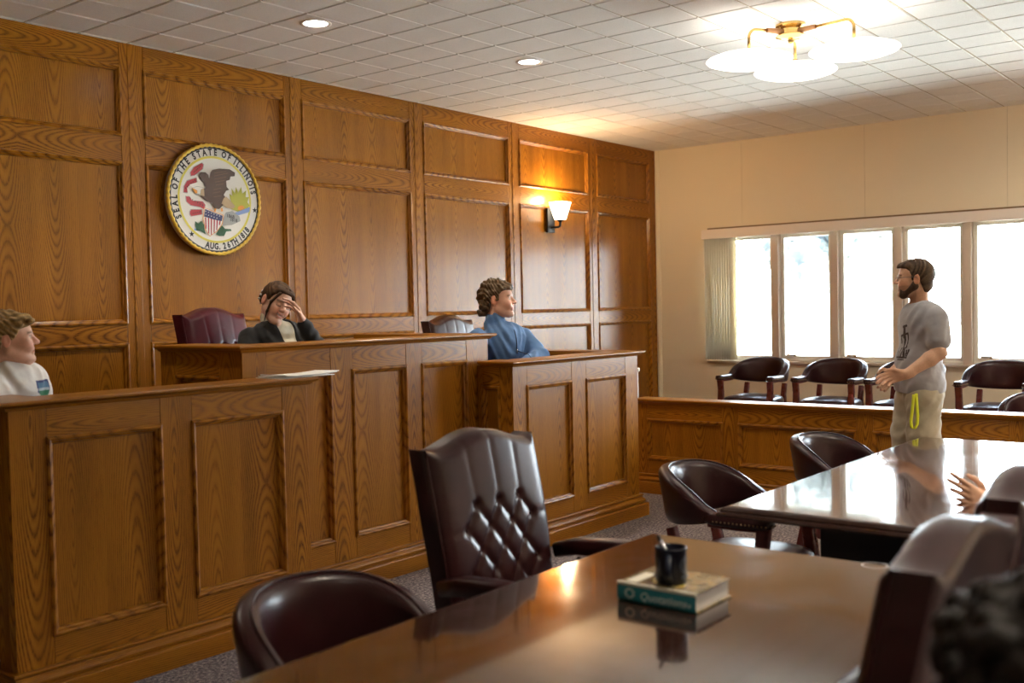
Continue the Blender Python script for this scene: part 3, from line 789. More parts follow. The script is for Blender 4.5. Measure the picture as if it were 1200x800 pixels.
# papers on the clerk's ledge
for k in range(3):
    m = MB(); z = 1.1475+.0045*k; n = 12
    G = []
    for j in range(5):
        row = []
        for i in range(n):
            f = i/(n-1); g_ = j/4
            x = -6.415+.33*f+.006*k; y = -1.80+.175*g_-.01*k
            zz = z+.012*max(0, (f-.62))**1.4*(1-g_*.3)*3*(k > 0)+.004*math.exp(-((f-.03)/.05)**2)*k
            row.append((x, y, zz))
        G.append(row)
    m.grid(G); o = m.build('paper', WHITE, smooth=True, fix=False)
    s = o.modifiers.new('s', 'SOLIDIFY'); s.thickness = .0028; s.offset = 1
    tag(o, ['bottom sheet of the papers on the left bench ledge', 'middle sheet of the papers on the left bench ledge', 'top curling sheet of the papers on the left bench ledge'][k], 'paper', 'papers on the bench ledge')
# ------------------------------------------------------------------ light fixtures
SHADE = emit('lit_opal_glass', (1, .92, .80, 1), 1.8)
SHADE_FILL = emit('fill_opal_glass', (1, .92, .80, 1), 7.0)  # stronger glow, only for the added fill lamp out of view
WARMB = emit('lit_downlight', (1, .95, .88, 1), 22.0)
WOODA = plain('teak_sleeve', (.42, .20, .08, 1), .4)
fx = thing('ceiling_lamp', 'brass ceiling lamp with three glowing saucer shades', 'ceiling lamp', (-3.69, -3.09, H))
def fxp(u, v, z): p = on(u, v, 2, z); return np.array(p)-np.array([-3.69, -3.09, H])
cen = [fxp(878, 70, 2.83), fxp(932, 83, 2.83), fxp(1001, 58, 2.83)]
m = MB(); m.lathe((0, 0, 0), [(.085, 0), (.085, -.012), (.072, -.022), (.06, -.03), (.06, -.055), (.082, -.062), (.086, -.07), (.05, -.082), (.016, -.088), (.014, -.105), (.002, -.11)], 28)
m.build('canopy', BRASS, fx, smooth=False)
for c in cen:
    d = np.array([c[0], c[1]]); L = np.hypot(*d); d /= L
    z0 = -.045
    m = MB(); m.tube([(d[0]*.05, d[1]*.05, z0), (d[0]*.16, d[1]*.16, z0)], [.017, .014], 10); m.build('arm_sleeve', WOODA, fx, smooth=False)
    m = MB(); pts = [(d[0]*.15, d[1]*.15, z0)]
    for i in range(7):
        a = i/6*PI/2; pts.append((d[0]*(L-.05+.05*math.sin(a)), d[1]*(L-.05+.05*math.sin(a)), z0-.05+.05*math.cos(a)))
    pts.append((c[0], c[1], c[2]+.035)); m.tube(pts, .0085, 10); m.build('arm', BRASS, fx, smooth=True)
    m = MB(); m.lathe((c[0], c[1], c[2]), [(.004, .045), (.10, .040), (.19, .020), (.236, .003), (.243, -.004), (.236, -.011), (.19, -.026), (.10, -.042), (.004, -.047)], 40)
    m.build('shade', SHADE, fx, smooth=True)
    m = MB(); m.lathe((c[0], c[1], c[2]+.035), [(.03, .004), (.03, .016), (.012, .03)], 16); m.build('collar', BRASS, fx)
def area(name, loc_, size, power, col, rot=(0, 0, 0), spread=PI):
    l = bpy.data.lights.new(name, 'POINT'); l.energy = power; l.color = col; l.shadow_soft_size = size
    o = bpy.data.objects.new(name, l); C.objects.link(o); o.location = loc_; return o
def spot(name, loc_, power, col, ang=110, blend=.6, r=.05):
    l = bpy.data.lights.new(name, 'SPOT'); l.energy = power; l.color = col; l.spot_size = math.radians(ang); l.spot_blend = blend; l.shadow_soft_size = r
    o = bpy.data.objects.new(name, l); C.objects.link(o); o.location = loc_; return o
TRIM = plain('white_trim', (.8, .78, .75, 1), .4)
def downlight(x, y, label, power):
    t = thing('downlight', label, 'downlight', (x, y, H), 0, 'recessed ceiling downlights')
    m = MB(); m.lathe((0, 0, 0), [(.062, -.001), (.068, -.006), (.086, -.008), (.088, -.002), (.086, .0)], 32, capped=False); m.build('trim_ring', TRIM, t, smooth=True)
    m = MB(); m.lathe((0, 0, 0), [(.066, -.0035), (.002, -.0055)], 32, capped=False); m.build('lens', WARMB, t, smooth=True)
    spot('downlight_beam', (x, y, H-.03), power, (1, .86, .68), 125, .8, .05)
DLP = 30
downlight(-5.558, -1.13, 'recessed downlight nearest the round seal', DLP)
downlight(-4.026, -1.444, 'recessed downlight above the man in blue', DLP)
for x, y, p_ in ((-7.2, -1.2, 14), (-7.0, -5.0, 62), (-4.6, -6.4, 190), (-3.0, -6.2, 90), (-8.4, -6.6, 45)): downlight(x, y, 'unseen recessed downlight added as fill light', p_)  # downlights out of view, added to brighten the room
fx_fill = dup(fx, (-1.6, -4.8, H), .4, 'unseen copy of the brass saucer lamp, added as fill light near the windows')  # extra lamp out of view, added to light the ceiling and window wall
for c in kids(fx_fill):
    if c.name.startswith('shade'): c.material_slots[0].link = 'OBJECT'; c.material_slots[0].material = SHADE_FILL
sc = thing('wall_sconce', 'black wall sconce with a lit frosted glass shade on the oak panelling', 'sconce', (-1.875, 0, 2.23))
m = MB(); m.box(-.055, .055, -.022, -.001, -.11, .11); m.build('backplate', BLKMETAL, sc, bevel=.004)
m = MB(); m.tube([(0, -.02, -.065), (0, -.10, -.065), (0, -.118, -.055), (0, -.12, -.02)], 1, 10, sq=(.009, .009)); m.lathe((0, -.12, -.02), [(.012, 0), (.034, .018), (.036, .032)], 16); m.build('arm', BLKMETAL, sc)
m = MB(); Lr = []
for s_, z in ((.038, .0), (.038, .004), (.072, .155), (.069, .157), (.036, .01)):
    Lr.append([(s_*a, -.12+s_*b, z) for a, b in ((-1, -1), (1, -1), (1, 1), (-1, 1))])
m.grid(Lr, closed_u=True); m.add(Lr[0], [(0, 1, 2, 3)])
SCG = emit('lit_frosted_glass', (1, .80, .55, 1), 7.0); m.build('glass_shade', SCG, sc, bevel=.004)
area('sconce_bulb', (-1.875, -.12, 2.41), .035, 16, (1, .66, .34))
# ------------------------------------------------------------------ round seal
SEALY = -.042
_c = on(252.3, 234.0, 1, SEALY); sx0, sz0, SR = float(_c[0]), float(_c[2]), .350
seal = thing('wall_seal', 'round painted state seal with gold rope border hung on the oak wall', 'seal', (sx0, 0, sz0))
SIDE = plain('seal_edge', (.50, .40, .30, 1), .6); SWHITE = plain('seal_white', (.82, .81, .77, 1), .45); SBLACK = plain('seal_black', (.008, .008, .012, 1), .45)
GOLD = plain('seal_gold', (.78, .50, .05, 1), .4); SYEL = plain('seal_yellow', (.72, .63, .10, 1), .5)
SRED = plain('seal_red', (.42, .025, .045, 1), .5); SBLUE = plain('seal_blue', (.02, .022, .11, 1), .5); SBROWN = plain('seal_brown', (.070, .032, .018, 1), .5)
SBROWN2 = plain('seal_feather', (.17, .085, .045, 1), .5); STAN = plain('seal_tan', (.47, .34, .20, 1), .5); SGREY = plain('seal_grey', (.38, .39, .39, 1), .5)
SGREEN = plain('seal_green', (.012, .085, .028, 1), .5); SLIME = plain('seal_lime', (.42, .42, .035, 1), .5); SORG = plain('seal_orange', (.75, .30, .03, 1), .5)
SWATER = plain('seal_water', (.25, .37, .68, 1), .5)
def disc(r0, r1, y, n=72):
    m = MB(); G = []
    for r in (r0, r1): G.append([(r*math.cos(2*PI*k/n), y, r*math.sin(2*PI*k/n)) for k in range(n)])
    m.grid(G, closed_u=True); return m
m = MB(); n = 72
G = [[(r*math.cos(2*PI*k/n), y, r*math.sin(2*PI*k/n)) for k in range(n)] for r, y in ((SR-.01, -.012), (SR-.004, -.016), (SR-.004, SEALY+.004), (SR-.02, SEALY))]
m.grid(G, closed_u=True); m.add(G[-1], [tuple(range(n))]); m.build('disc', [SIDE], seal)
m = disc(.001, .322, SEALY-.0012); m.build('face', SWHITE, seal, fix=False)
m = disc(.319, .331, SEALY-.0030); m.build('black_ring', SBLACK, seal, fix=False)
m = disc(.258, .272, SEALY-.0024); m.build('yellow_ring', SYEL, seal, fix=False)
m = MB(); G = []; N = 288; nt = 58
for i in range(N):
    th = 2*PI*i/N; row = []
    for k in range(12):
        ph = 2*PI*k/12; rr = .0105*(1+.30*math.cos(2*ph+nt*th)); row.append(((.3385+rr*math.cos(ph))*math.cos(th), SEALY-.001+rr*math.sin(ph)*.9, (.3385+rr*math.cos(ph))*math.sin(th)))
    G.append(row)
G.append(G[0]); m.grid(G, closed_u=True); m.build('rope_border', GOLD, seal, smooth=True)
def sp(cx_, cy_, dy=0):
    p = on(170+cx_/5, 150+cy_/5, 1, SEALY); return (p[0]-sx0, SEALY+dy, p[2]-sz0)
_layer = [0]
def art(m, pts, smooth_=0, dy=None):
    if dy is None: _layer[0] += 1; dy = -.0014-.00012*_layer[0]
    P_ = [sp(a, b, dy) for a, b in pts]
    m.poly(P_)
def grow(pts, k):
    c = np.mean(pts, axis=0); return [tuple(c+(np.array(p)-c)*(1+k/max(8, np.hypot(*(np.array(p)-c))))) for p in pts]
ban = [[(265, 260), (285, 230), (330, 205), (340, 215), (335, 240), (290, 275), (268, 280)], [(225, 375), (228, 340), (245, 310), (298, 292), (302, 318), (262, 330), (245, 352), (248, 378)],
       [(238, 400), (262, 402), (275, 425), (335, 430), (350, 450), (345, 475), (320, 462), (268, 452), (242, 430)], [(262, 490), (270, 478), (330, 478), (332, 505), (270, 515), (262, 505)]]
m = MB()
for b_ in ban: art(m, grow(b_, 5))
m.build('banner_outline', SGREY, seal, fix=False)
m = MB()
for b_ in ban: art(m, b_)
m.build('banner', SRED, seal, fix=False)
m = MB()
for a, b, c, d in ((285, 258, 322, 226), (235, 352, 290, 306), (262, 412, 335, 452), (278, 500, 325, 490)):
    for k in range(6):
        f = k/5; x, y = a+(c-a)*f, b+(d-b)*f; art(m, [(x-2, y-4), (x+2, y-5), (x+2, y+4), (x-2, y+5)])
m.build('banner_lettering', SBLACK, seal, fix=False)
m = MB(); fan = [(495, 472), (500, 430), (490, 385), (508, 398), (503, 352), (524, 385), (530, 345), (543, 380), (560, 345), (566, 385), (590, 365), (586, 405), (606, 405), (597, 435), (610, 455), (598, 470), (540, 490)]
art(m, fan); m.build('sun_rays', SLIME, seal, fix=False)
m = MB(); art(m, [(560+20*math.cos(k*PI/8), 470+16*math.sin(k*PI/8)) for k in range(16)]); m.build('sun', SORG, seal, fix=False)
m = MB(); art(m, [(522, 497), (612, 462), (608, 492), (528, 516)]); art(m, [(284, 590), (312, 588), (312, 598), (288, 602)]); m.build('water', SWATER, seal, fix=False)
m = MB(); art(m, [(458, 520), (470, 494), (508, 486), (550, 518), (556, 545), (505, 568), (455, 572), (440, 545)]); m.build('rock', SGREY, seal, fix=False)
m = MB()
for tx, px, py in (('1868', 497, 518), ('1818', 515, 540)):
    vs, fs = text_polys(tx, .030, .0006); o_ = sp(px, py, -.0062); m.add([(o_[0]+v[0], o_[1], o_[2]+v[1]-v[0]*.10) for v in vs], fs)
m.build('rock_lettering', SBLACK, seal, fix=False)
m = MB()
for l_ in ([(290, 545), (308, 560), (325, 545), (342, 565), (346, 600), (352, 622), (320, 602), (298, 600), (292, 578)], [(412, 622), (430, 590), (447, 570), (465, 590), (500, 592), (503, 603), (472, 606), (460, 632), (430, 632)]): art(m, l_)
m.build('laurel', SGREEN, seal, fix=False)
sh = [(345, 468), (400, 492), (454, 512), (447, 560), (420, 600), (376, 632), (352, 592), (338, 530)]
m = MB(); art(m, grow(sh, 4)); m.build('shield_outline', SORG, seal, fix=False)
m = MB(); art(m, sh); m.build('shield', SWHITE, seal, fix=False)
m = MB()
for k in range(6):
    x = 347+k*17; b = [618-22*abs(k-1.6)][0]-(18 if k > 3 else 0)
    b = {0: 588, 1: 615, 2: 624, 3: 612, 4: 596, 5: 566}[k]
    art(m, [(x, 522+k*4), (x+8, 524+k*4), (x+7+(2-k)*1.5, b+4), (x+1+(2-k)*1.5, b)])
m.build('shield_stripe', SRED, seal, fix=False)
m = MB(); art(m, [(348, 474), (400, 496), (451, 514), (446, 546), (395, 535), (341, 518)]); m.build('shield_chief', SBLUE, seal, fix=False)
m = MB()
for k in range(11):
    x = 352+(k % 6)*16; y = 488+(k//6)*18+(k % 6)*5.5; art(m, [(x+3*math.cos(j*PI/3), y+3*math.sin(j*PI/3)) for j in range(6)])
m.build('shield_star', SWHITE, seal, fix=False)
m = MB(); art(m, [(312, 270), (325, 258), (350, 260), (366, 275), (372, 300), (380, 330), (370, 352), (350, 352), (340, 318), (318, 296)]); art(m, [(320, 360), (352, 352), (372, 340), (370, 300), (378, 262), (390, 245), (430, 238), (490, 242), (522, 262), (520, 283), (495, 285), (491, 304), (470, 310), (473, 345), (488, 362), (470, 368), (456, 392), (470, 410), (480, 440), (450, 455), (430, 475), (400, 470), (386, 440), (350, 425), (318, 398)])
m.build('eagle_body', SBROWN, seal, fix=False)
m = MB()
for a, b, c, d in ((400, 262, 470, 252), (398, 280, 480, 262), (400, 298, 470, 285), (404, 315, 460, 305), (408, 333, 455, 325), (395, 360, 440, 350), (390, 380, 435, 372), (395, 402, 440, 395)):
    art(m, [(a, b), (c, d), (c+2, d+4), (a+2, b+4)])
m.build('feather_line', SBROWN2, seal, fix=False)
m = MB(); art(m, [(455, 412), (470, 402), (500, 432), (523, 460), (510, 473), (470, 468), (442, 442)]); m.build('eagle_tail', STAN, seal, fix=False)
m = MB(); art(m, [(308, 362), (340, 356), (342, 400), (318, 394)]); m.build('eagle_neck', STAN, seal, fix=False)
m = MB(); art(m, grow([(272, 352), (300, 344), (335, 350), (320, 364), (317, 386), (296, 388), (284, 370)], 3)); m.build('head_outline', SGREY, seal, fix=False)
m = MB(); art(m, [(272, 352), (300, 344), (335, 350), (320, 364), (317, 386), (296, 388), (284, 370)]); m.build('eagle_head', SWHITE, seal, fix=False)
m = MB(); art(m, [(268, 349), (300, 366), (300, 384), (286, 382), (278, 366)]); art(m, [(400, 472), (412, 470), (408, 490), (398, 488)]); art(m, [(436, 470), (448, 468), (452, 488), (440, 490)]); m.build('eagle_beak', SORG, seal, fix=False)
m = MB()
for s_, (px, py) in enumerate(((271, 621), (640, 482))):
    o_ = sp(px, py, -.0040); m.poly([(o_[0]+(.021 if k % 2 == 0 else .008)*math.sin(k*PI/5), o_[1], o_[2]+(.021 if k % 2 == 0 else .008)*math.cos(k*PI/5)) for k in range(10)])
m.build('star', SBLACK, seal, fix=False)
def ring_text(txt, size, a0, a1, r, bottom=False):
    m = MB(); adv = []
    W_ = {'I': .42, ' ': .45, '1': .6, 'T': .85, 'L': .8, '.': .4, 'E': .85, 'F': .8, 'S': .85}
    ws = [W_.get(c, 1.0) for c in txt]; tot = sum(ws)-ws[0]/2-ws[-1]/2; pos = 0
    for i, c in enumerate(txt):
        if i: pos += ws[i-1]/2+ws[i]/2
        if c == ' ': continue
        th = a0+(a1-a0)*pos/tot
        vs, fs = text_polys(c, size, .0024); vs = [(v[0]*.78, v[1]) for v in vs]
        if not vs: continue
        up = np.array([math.cos(th), math.sin(th)])*(-1 if bottom else 1); rt = np.array([up[1], -up[0]])
        o_ = np.array([math.cos(th), math.sin(th)])*r
        # small serif feet
        xs2 = [v[0] for v in vs]; ys2 = [v[1] for v in vs]
        P_ = [(o_[0]+rt[0]*v[0]+up[0]*v[1], SEALY-.0040, o_[1]+rt[1]*v[0]+up[1]*v[1]) for v in vs]
        m.add(P_, fs)
        if c in 'ILTFEH1AN':
            for xx in ({min(xs2)+.003, max(xs2)-.003} if c in 'HAN' else {(min(xs2)+max(xs2))/2 if c in 'IT1' else min(xs2)+.003}):
                for yy in ([min(ys2)] if c in 'AT1' else [min(ys2), max(ys2)]):
                    q = [(xx-.006, yy-.0013), (xx+.006, yy-.0013), (xx+.006, yy+.0013), (xx-.006, yy+.0013)]
                    m.poly([(o_[0]+rt[0]*a+up[0]*b, SEALY-.0041, o_[1]+rt[1]*a+up[1]*b) for a, b in q])
    return m
def angc(px, py): p = sp(px, py); return math.atan2(p[2], p[0])
a0 = angc(205, 515); a1 = angc(633, 378)
if a0 < 0: a0 += 2*PI
ring_text('SEAL OF THE STATE OF ILLINOIS', .054, a0, a1, .2945).build('lettering', SBLACK, seal, fix=False)
b0 = angc(364, 688); b1 = angc(600, 600)
ring_text('AUG. 26TH 1818', .054, b0, b1, .2945, True).build('lettering', SBLACK, seal, fix=False)
# ------------------------------------------------------------------ people: smooth implicit bodies turned into one surface
def nrm(v): v = np.array(v, float); return v/np.linalg.norm(v)
class Fr:
    """local frame: x forward, y left, z up"""
    def __init__(s, o, heading, pitch=0, roll=0, sc=1.0):
        h, p, r = math.radians(heading), math.radians(pitch), math.radians(roll)
        f = np.array([math.cos(h)*math.cos(p), math.sin(h)*math.cos(p), math.sin(p)])
        l0 = np.array([-math.sin(h), math.cos(h), 0]); u0 = np.cross(f, l0)
        l = l0*math.cos(r)+u0*math.sin(r); u = np.cross(f, l)
        s.o = np.array(o, float); s.M = np.stack([f, l, u]); s.sc = sc
    def w(s, p): return s.o+s.sc*(np.array(p, float)@s.M)
    def loc(s, X, Y, Z):
        d = (X-s.o[0], Y-s.o[1], Z-s.o[2]); i = 1/s.sc
        return [(d[0]*m[0]+d[1]*m[1]+d[2]*m[2])*i for m in s.M]
class Cap:
    def __init__(s, a, b, ra, rb=None, k=.02):
        s.a, s.b = np.array(a, float), np.array(b, float); s.ra = ra; s.rb = ra if rb is None else rb; s.k = k; s.op = 'u'
        r = max(s.ra, s.rb); s.lo = np.minimum(s.a, s.b)-r; s.hi = np.maximum(s.a, s.b)+r
    def d(s, X, Y, Z):
        ba = s.b-s.a; L = ba@ba+1e-12
        px, py, pz = X-s.a[0], Y-s.a[1], Z-s.a[2]
        h = np.clip((px*ba[0]+py*ba[1]+pz*ba[2])/L, 0, 1)
        return np.sqrt((px-h*ba[0])**2+(py-h*ba[1])**2+(pz-h*ba[2])**2)-(s.ra+(s.rb-s.ra)*h)
class Ell:
    def __init__(s, F, c, r, k=.02, op='u'):
        s.F = Fr.__new__(Fr); s.F.o = F.w(c); s.F.M = F.M; s.F.sc = F.sc; s.r = np.array(r, float); s.k = k; s.op = op
        R = max(r)*F.sc; s.lo = s.F.o-R; s.hi = s.F.o+R
    def d(s, X, Y, Z):
        x, y, z = s.F.loc(X, Y, Z); r = s.r
        k0 = np.sqrt((x/r[0])**2+(y/r[1])**2+(z/r[2])**2); k1 = np.sqrt((x/r[0]**2)**2+(y/r[1]**2)**2+(z/r[2]**2)**2)+1e-9
        return k0*(k0-1)/k1*s.F.sc
class Fn:
    def __init__(s, f, k=.004, op='int'):
        s.f = f; s.k = k; s.op = op
    def d(s, X, Y, Z): return s.f(X, Y, Z)
def smin(a, b, k):
    h = np.maximum(k-np.abs(a-b), 0)/k
    return np.minimum(a, b)-h*h*k*.25
def mesh_sdf(prims, h, name, mat, parent=None, color=None, smooth=1):
    un = [p for p in prims if p.op == 'u']
    lo = np.min([p.lo for p in un], axis=0)-3*h-.01; hi = np.max([p.hi for p in un], axis=0)+3*h+.01
    n = np.ceil((hi-lo)/h).astype(int)+1
    ax = [lo[i]+h*np.arange(n[i]) for i in range(3)]
    D = np.full(n, .2, np.float32)
    for p in prims:
        if p.op in ('u', 'sub') and hasattr(p, 'lo'):
            pad = p.k+3*h
            i0 = np.clip(np.floor((p.lo-pad-lo)/h).astype(int), 0, n); i1 = np.clip(np.ceil((p.hi+pad-lo)/h).astype(int)+1, 0, n)
            if (i1 <= i0).any(): continue
            sl = tuple(slice(a, b) for a, b in zip(i0, i1))
            g = np.meshgrid(*[ax[i][sl[i]] for i in range(3)], indexing='ij', sparse=True)
            d = p.d(*g).astype(np.float32)
            D[sl] = smin(D[sl], d, p.k) if p.op == 'u' else -smin(-D[sl], d, p.k)
        else:
            g = np.meshgrid(*ax, indexing='ij', sparse=True)
            d = np.broadcast_to(p.d(*g), D.shape).astype(np.float32)
            if p.op == 'int': D = -smin(-D, -d, p.k)
            elif p.op == 'add': D = D+d
            else: D = -smin(-D, d, p.k)
    ins = D < 0
    c = np.zeros(n-1, np.int8)
    for i in (0, 1):
        for j in (0, 1):
            for k in (0, 1): c += ins[i:n[0]-1+i, j:n[1]-1+j, k:n[2]-1+k]
    cells = np.argwhere((c > 0) & (c < 8))
    idx = np.full(n-1, -1, np.int64); idx[tuple(cells.T)] = np.arange(len(cells))
    acc = np.zeros((len(cells), 3)); cnt = np.zeros(len(cells))
    cor = [(i, j, k) for i in (0, 1) for j in (0, 1) for k in (0, 1)]
    for a in cor:
        for b in cor:
            if sum(b)-sum(a) == 1 and all(q >= p for p, q in zip(a, b)):
                da = D[tuple((cells+a).T)].astype(float); db = D[tuple((cells+b).T)].astype(float)
                m = (da < 0) != (db < 0); t = np.where(m, da/(da-db+1e-20), 0)
                acc += m[:, None]*(np.array(a)+t[:, None]*(np.array(b)-np.array(a))); cnt += m
    V = lo+h*(cells+acc/np.maximum(cnt, 1)[:, None])
    quads = []
    for axn in range(3):
        o1, o2 = [i for i in range(3) if i != axn]
        s0 = [slice(1, n[i]-1) for i in range(3)]; s0[axn] = slice(0, n[axn]-1); s1 = list(s0); s1[axn] = slice(1, n[axn])
        A, B = ins[tuple(s0)], ins[tuple(s1)]
        e = np.argwhere(A != B); off = np.array([1, 1, 1]); off[axn] = 0; e2 = e+off
        flip = A[tuple(e.T)]
        def cell(d1, d2):
            q = e2.copy(); q[:, o1] -= d1; q[:, o2] -= d2; return idx[tuple(q.T)]
        q = np.stack([cell(1, 1), cell(0, 1), cell(0, 0), cell(1, 0)], 1)
        if axn == 1: flip = ~flip
        q[~flip] = q[~flip][:, ::-1]; quads.append(q)
    Q = np.concatenate(quads); Q = Q[(Q >= 0).all(1)]
    for _ in range(smooth):                       # light Laplacian polish
        s = np.zeros_like(V); w = np.zeros(len(V))
        for i in range(4):
            a, b = Q[:, i], Q[:, (i+1) % 4]
            for k in range(3): s[:, k] += np.bincount(a, V[b, k], len(V))+np.bincount(b, V[a, k], len(V))
            w += np.bincount(a, minlength=len(V))+np.bincount(b, minlength=len(V))
        V = V*.5+.5*s/np.maximum(w, 1)[:, None]
    me = bpy.data.meshes.new(name)
    org = np.array(parent.location) if parent else np.zeros(3)
    me.vertices.add(len(V)); me.vertices.foreach_set('co', (V-org).astype(np.float32).ravel())
    me.loops.add(Q.size); me.loops.foreach_set('vertex_index', Q.astype(np.int32).ravel())
    me.polygons.add(len(Q)); me.polygons.foreach_set('loop_start', np.arange(0, Q.size, 4, dtype=np.int32))
    me.update(calc_edges=True)
    me.polygons.foreach_set('use_smooth', [True]*len(Q)); me.materials.append(mat)
    if color is not None:
        col = np.ones((len(V), 4), np.float32); col[:, :3] = color(V)
        at_ = me.color_attributes.new('Col', 'FLOAT_COLOR', 'POINT'); at_.data.foreach_set('color', col.ravel())
    o = bpy.data.objects.new(name, me); C.objects.link(o)
    if parent: o.parent = parent
    return o
def vc_mat(name, rough=.5, sss=0, nscale=60, namp=.06, bump=.1, sheen=0, wr=0):
    t = NT(name); at_ = t.n('ShaderNodeAttribute', attribute_name='Col'); g = t.n('ShaderNodeTexCoord').outputs['Object']
    nz = t.noise(g, nscale, 3); c = t.mix(1, at_.outputs['Color'], t.ramp(nz, [(.3, (1-namp,)*3+(1,)), (.7, (1+namp,)*3+(1,))]), 'MULTIPLY')
    kw = {}
    if wr:
        n2 = t.noise(g, 11, 2, .4); kw['Normal'] = t.bump(n2, wr, .03)
    elif bump: kw['Normal'] = t.bump(nz, bump, .002)
    p = t.bsdf(Base_Color=c, Roughness=rough, **kw)
    if sss: p.inputs['Subsurface Weight'].default_value = sss; p.inputs['Subsurface Radius'].default_value = (.012, .005, .003)
    if sheen: p.inputs['Sheen Weight'].default_value = sheen
    return t.m
SKIN = vc_mat('skin', .48, .0, 90, .05, .06); CLOTH = vc_mat('knit_cloth', .85, 0, 350, .05, .1, .15, wr=.55); HAIRM = vc_mat('hair', .6, 0, 130, .28, .35); HAIRM.node_tree.nodes['Principled BSDF'].inputs['Specular IOR Level'].default_value = .2
def polyd(px, py, pts):
    """signed distance to a polygon, negative inside"""
    pts = np.array(pts, float); d = np.full(np.broadcast(px, py).shape, 1e9); sgn = np.ones(d.shape)
    for i in range(len(pts)):
        a, b = pts[i], pts[i-1]; ex, ey = b-a; wx, wy = px-a[0], py-a[1]
        t = np.clip((wx*ex+wy*ey)/(ex*ex+ey*ey), 0, 1); d = np.minimum(d, (wx-ex*t)**2+(wy-ey*t)**2)
        c1 = py >= a[1]; c2 = py < b[1]; c3 = ex*wy > ey*wx
        f = (c1 & c2 & c3) | (~c1 & ~c2 & ~c3); sgn = np.where(f, -sgn, sgn)
    return sgn*np.sqrt(d)
def head_prims(F, smile=True, w=1.0, neck_to=None, neck_r=.056, jaw=1.0, slot=True):
    s = F.sc; E = lambda c, r, k=.02, op='u': Ell(F, (c[0], c[1]*w, c[2]), (r[0], r[1]*w, r[2]), k*s, op)
    Cp = lambda a, b, r1, r2=None, k=.015: Cap(F.w((a[0], a[1]*w, a[2])), F.w((b[0], b[1]*w, b[2])), r1*s, (r1 if r2 is None else r2)*s, k*s)
    P = [E((-.014, 0, .034), (.094, .073, .082)), E((.040, 0, .035), (.047, .058, .052), .03), E((.030, 0, -.040), (.058, .055, .066), .03)]
    for y in (-1, 1):
        P += [Cp((-.004, y*.052, -.052), (.060, y*.018, -.094), .017*jaw, .017, .03), E((.064, y*.036, -.022), (.024, .024, .026), .03)]
    P += [E((.076, 0, -.094), (.022, .022, .019), .02), Cp((.078, -.034, .020), (.078, .034, .020), .012, None, .02)]
    for y in (-1, 1): P += [E((.101, y*.032, .002), (.021, .020, .013), .014, 'sub')]
    P += [Cp((.086, 0, .012), (.110, 0, -.022), .0075, .0115, .012), E((.099, -.011, -.026), (.010, .008, .007), .008), E((.099, .011, -.026), (.010, .008, .007), .008)]
    for y in (-1, 1): P += [E((.070, y*.031, .001), (.0185, .017, .0125), .006)]
    P += [Cp((.088, -.018, -.049), (.088, .018, -.049), .0085, None, .008), Cp((.087, -.012, -.0645), (.087, .012, -.0645), .0088, None, .008)]
    if smile:
        for y in (-1, 1): P += [E((.076, y*.034, -.042), (.016, .012, .016), .016)]
        if slot: P += [Ell(F, (.104, 0, -.0570), (.020, .021, .0048), .005*s, 'sub')]
    for y in (-1, 1):
        P += [E((-.010, y*.077, -.002), (.019, .008, .032), .008), E((-.004, y*.086, .0), (.009, .006, .017), .006, 'sub')]
    if neck_to is not None: P += [Cap(F.w((-.027, 0, -.050)), neck_to, neck_r*s*.93, neck_r*s*1.04, .02)]
    return P
def face_color(F, base, w=1.0, brow=(.08, .045, .025), closed=False, beard=None, stub=0.0, smile=True, openm=True):
    base = np.array(base)
    def f(V):
        x, y, z = F.loc(V[:, 0], V[:, 1], V[:, 2]); y = y/w; ay = np.abs(y)
        col = np.tile(base, (len(V), 1)); hd = (x*x+y*y+z*z < .16**2)
        def put(m, c, a=1.0):
            m = (m*hd*a)[:, None]; col[:] = col*(1-m)+np.array(c)*m
        G = lambda q, s: np.exp(-(q/s)**2)
        put(G(ay-.040, .022)*G(z+.026, .020)*(x > .04), base*np.array([1.08, .74, .68]), .55)
        put(G(ay, .014)*G(z+.024, .012)*(x > .09), base*np.array([1.05, .78, .72]), .5)
        put((x > -.04)*(x < .012)*(ay > .076), base*np.array([1.05, .70, .62]), .6)
        if stub: put((z < -.040)*(x > -.01)*(x < .2), base*np.array([.55, .52, .50]), stub)
        bz = .021+.006*np.cos((ay-.034)/.02)-.003
        put((G(z-bz, .0045)*(ay > .012)*(ay < .052)*(x > .055)), brow, .85)
        if closed:
            lz = -.003-.005*np.cos((ay-.032)/.016*1.3)
            put(G(z-lz, .0028)*(ay > .016)*(ay < .049)*(x > .06), (.03, .018, .012), .9)
        else:
            put(G(z-.009, .003)*(ay > .015)*(ay < .049)*(x > .055), (.035, .02, .014), .8)
            put(G(z-.001, .0045)*G(ay-.033, .011)*(x > .07), (.62, .58, .54), .75)
            put(G(z-.001, .0052)*G(ay-.032, .0055)*(x > .075), (.02, .016, .014), .95)
        lip = base*np.array([.80, .40, .40])
        up = (z+.050+.9*ay*ay*-18*(.5 if smile else 0))
        put(G(z+.050-ay*ay*14*smile, .0055)*(ay < .030)*(x > .06), lip, .8); put(G(z+.0645-ay*ay*16*smile, .006)*(ay < .023)*(x > .06), lip, .85)
        if smile and openm:
            put(G(z+.0565-ay*ay*15, .0042)*(ay < .026)*(x > .06), (.85, .80, .74), .95)
            put(G(ay-.026, .003)*G(z+.048, .005)*(x > .06), (.12, .04, .035), .8)
        return np.clip(col, 0, 1)
    return f
def flat(c): return lambda V: np.tile(np.array(c[:3]), (len(V), 1))
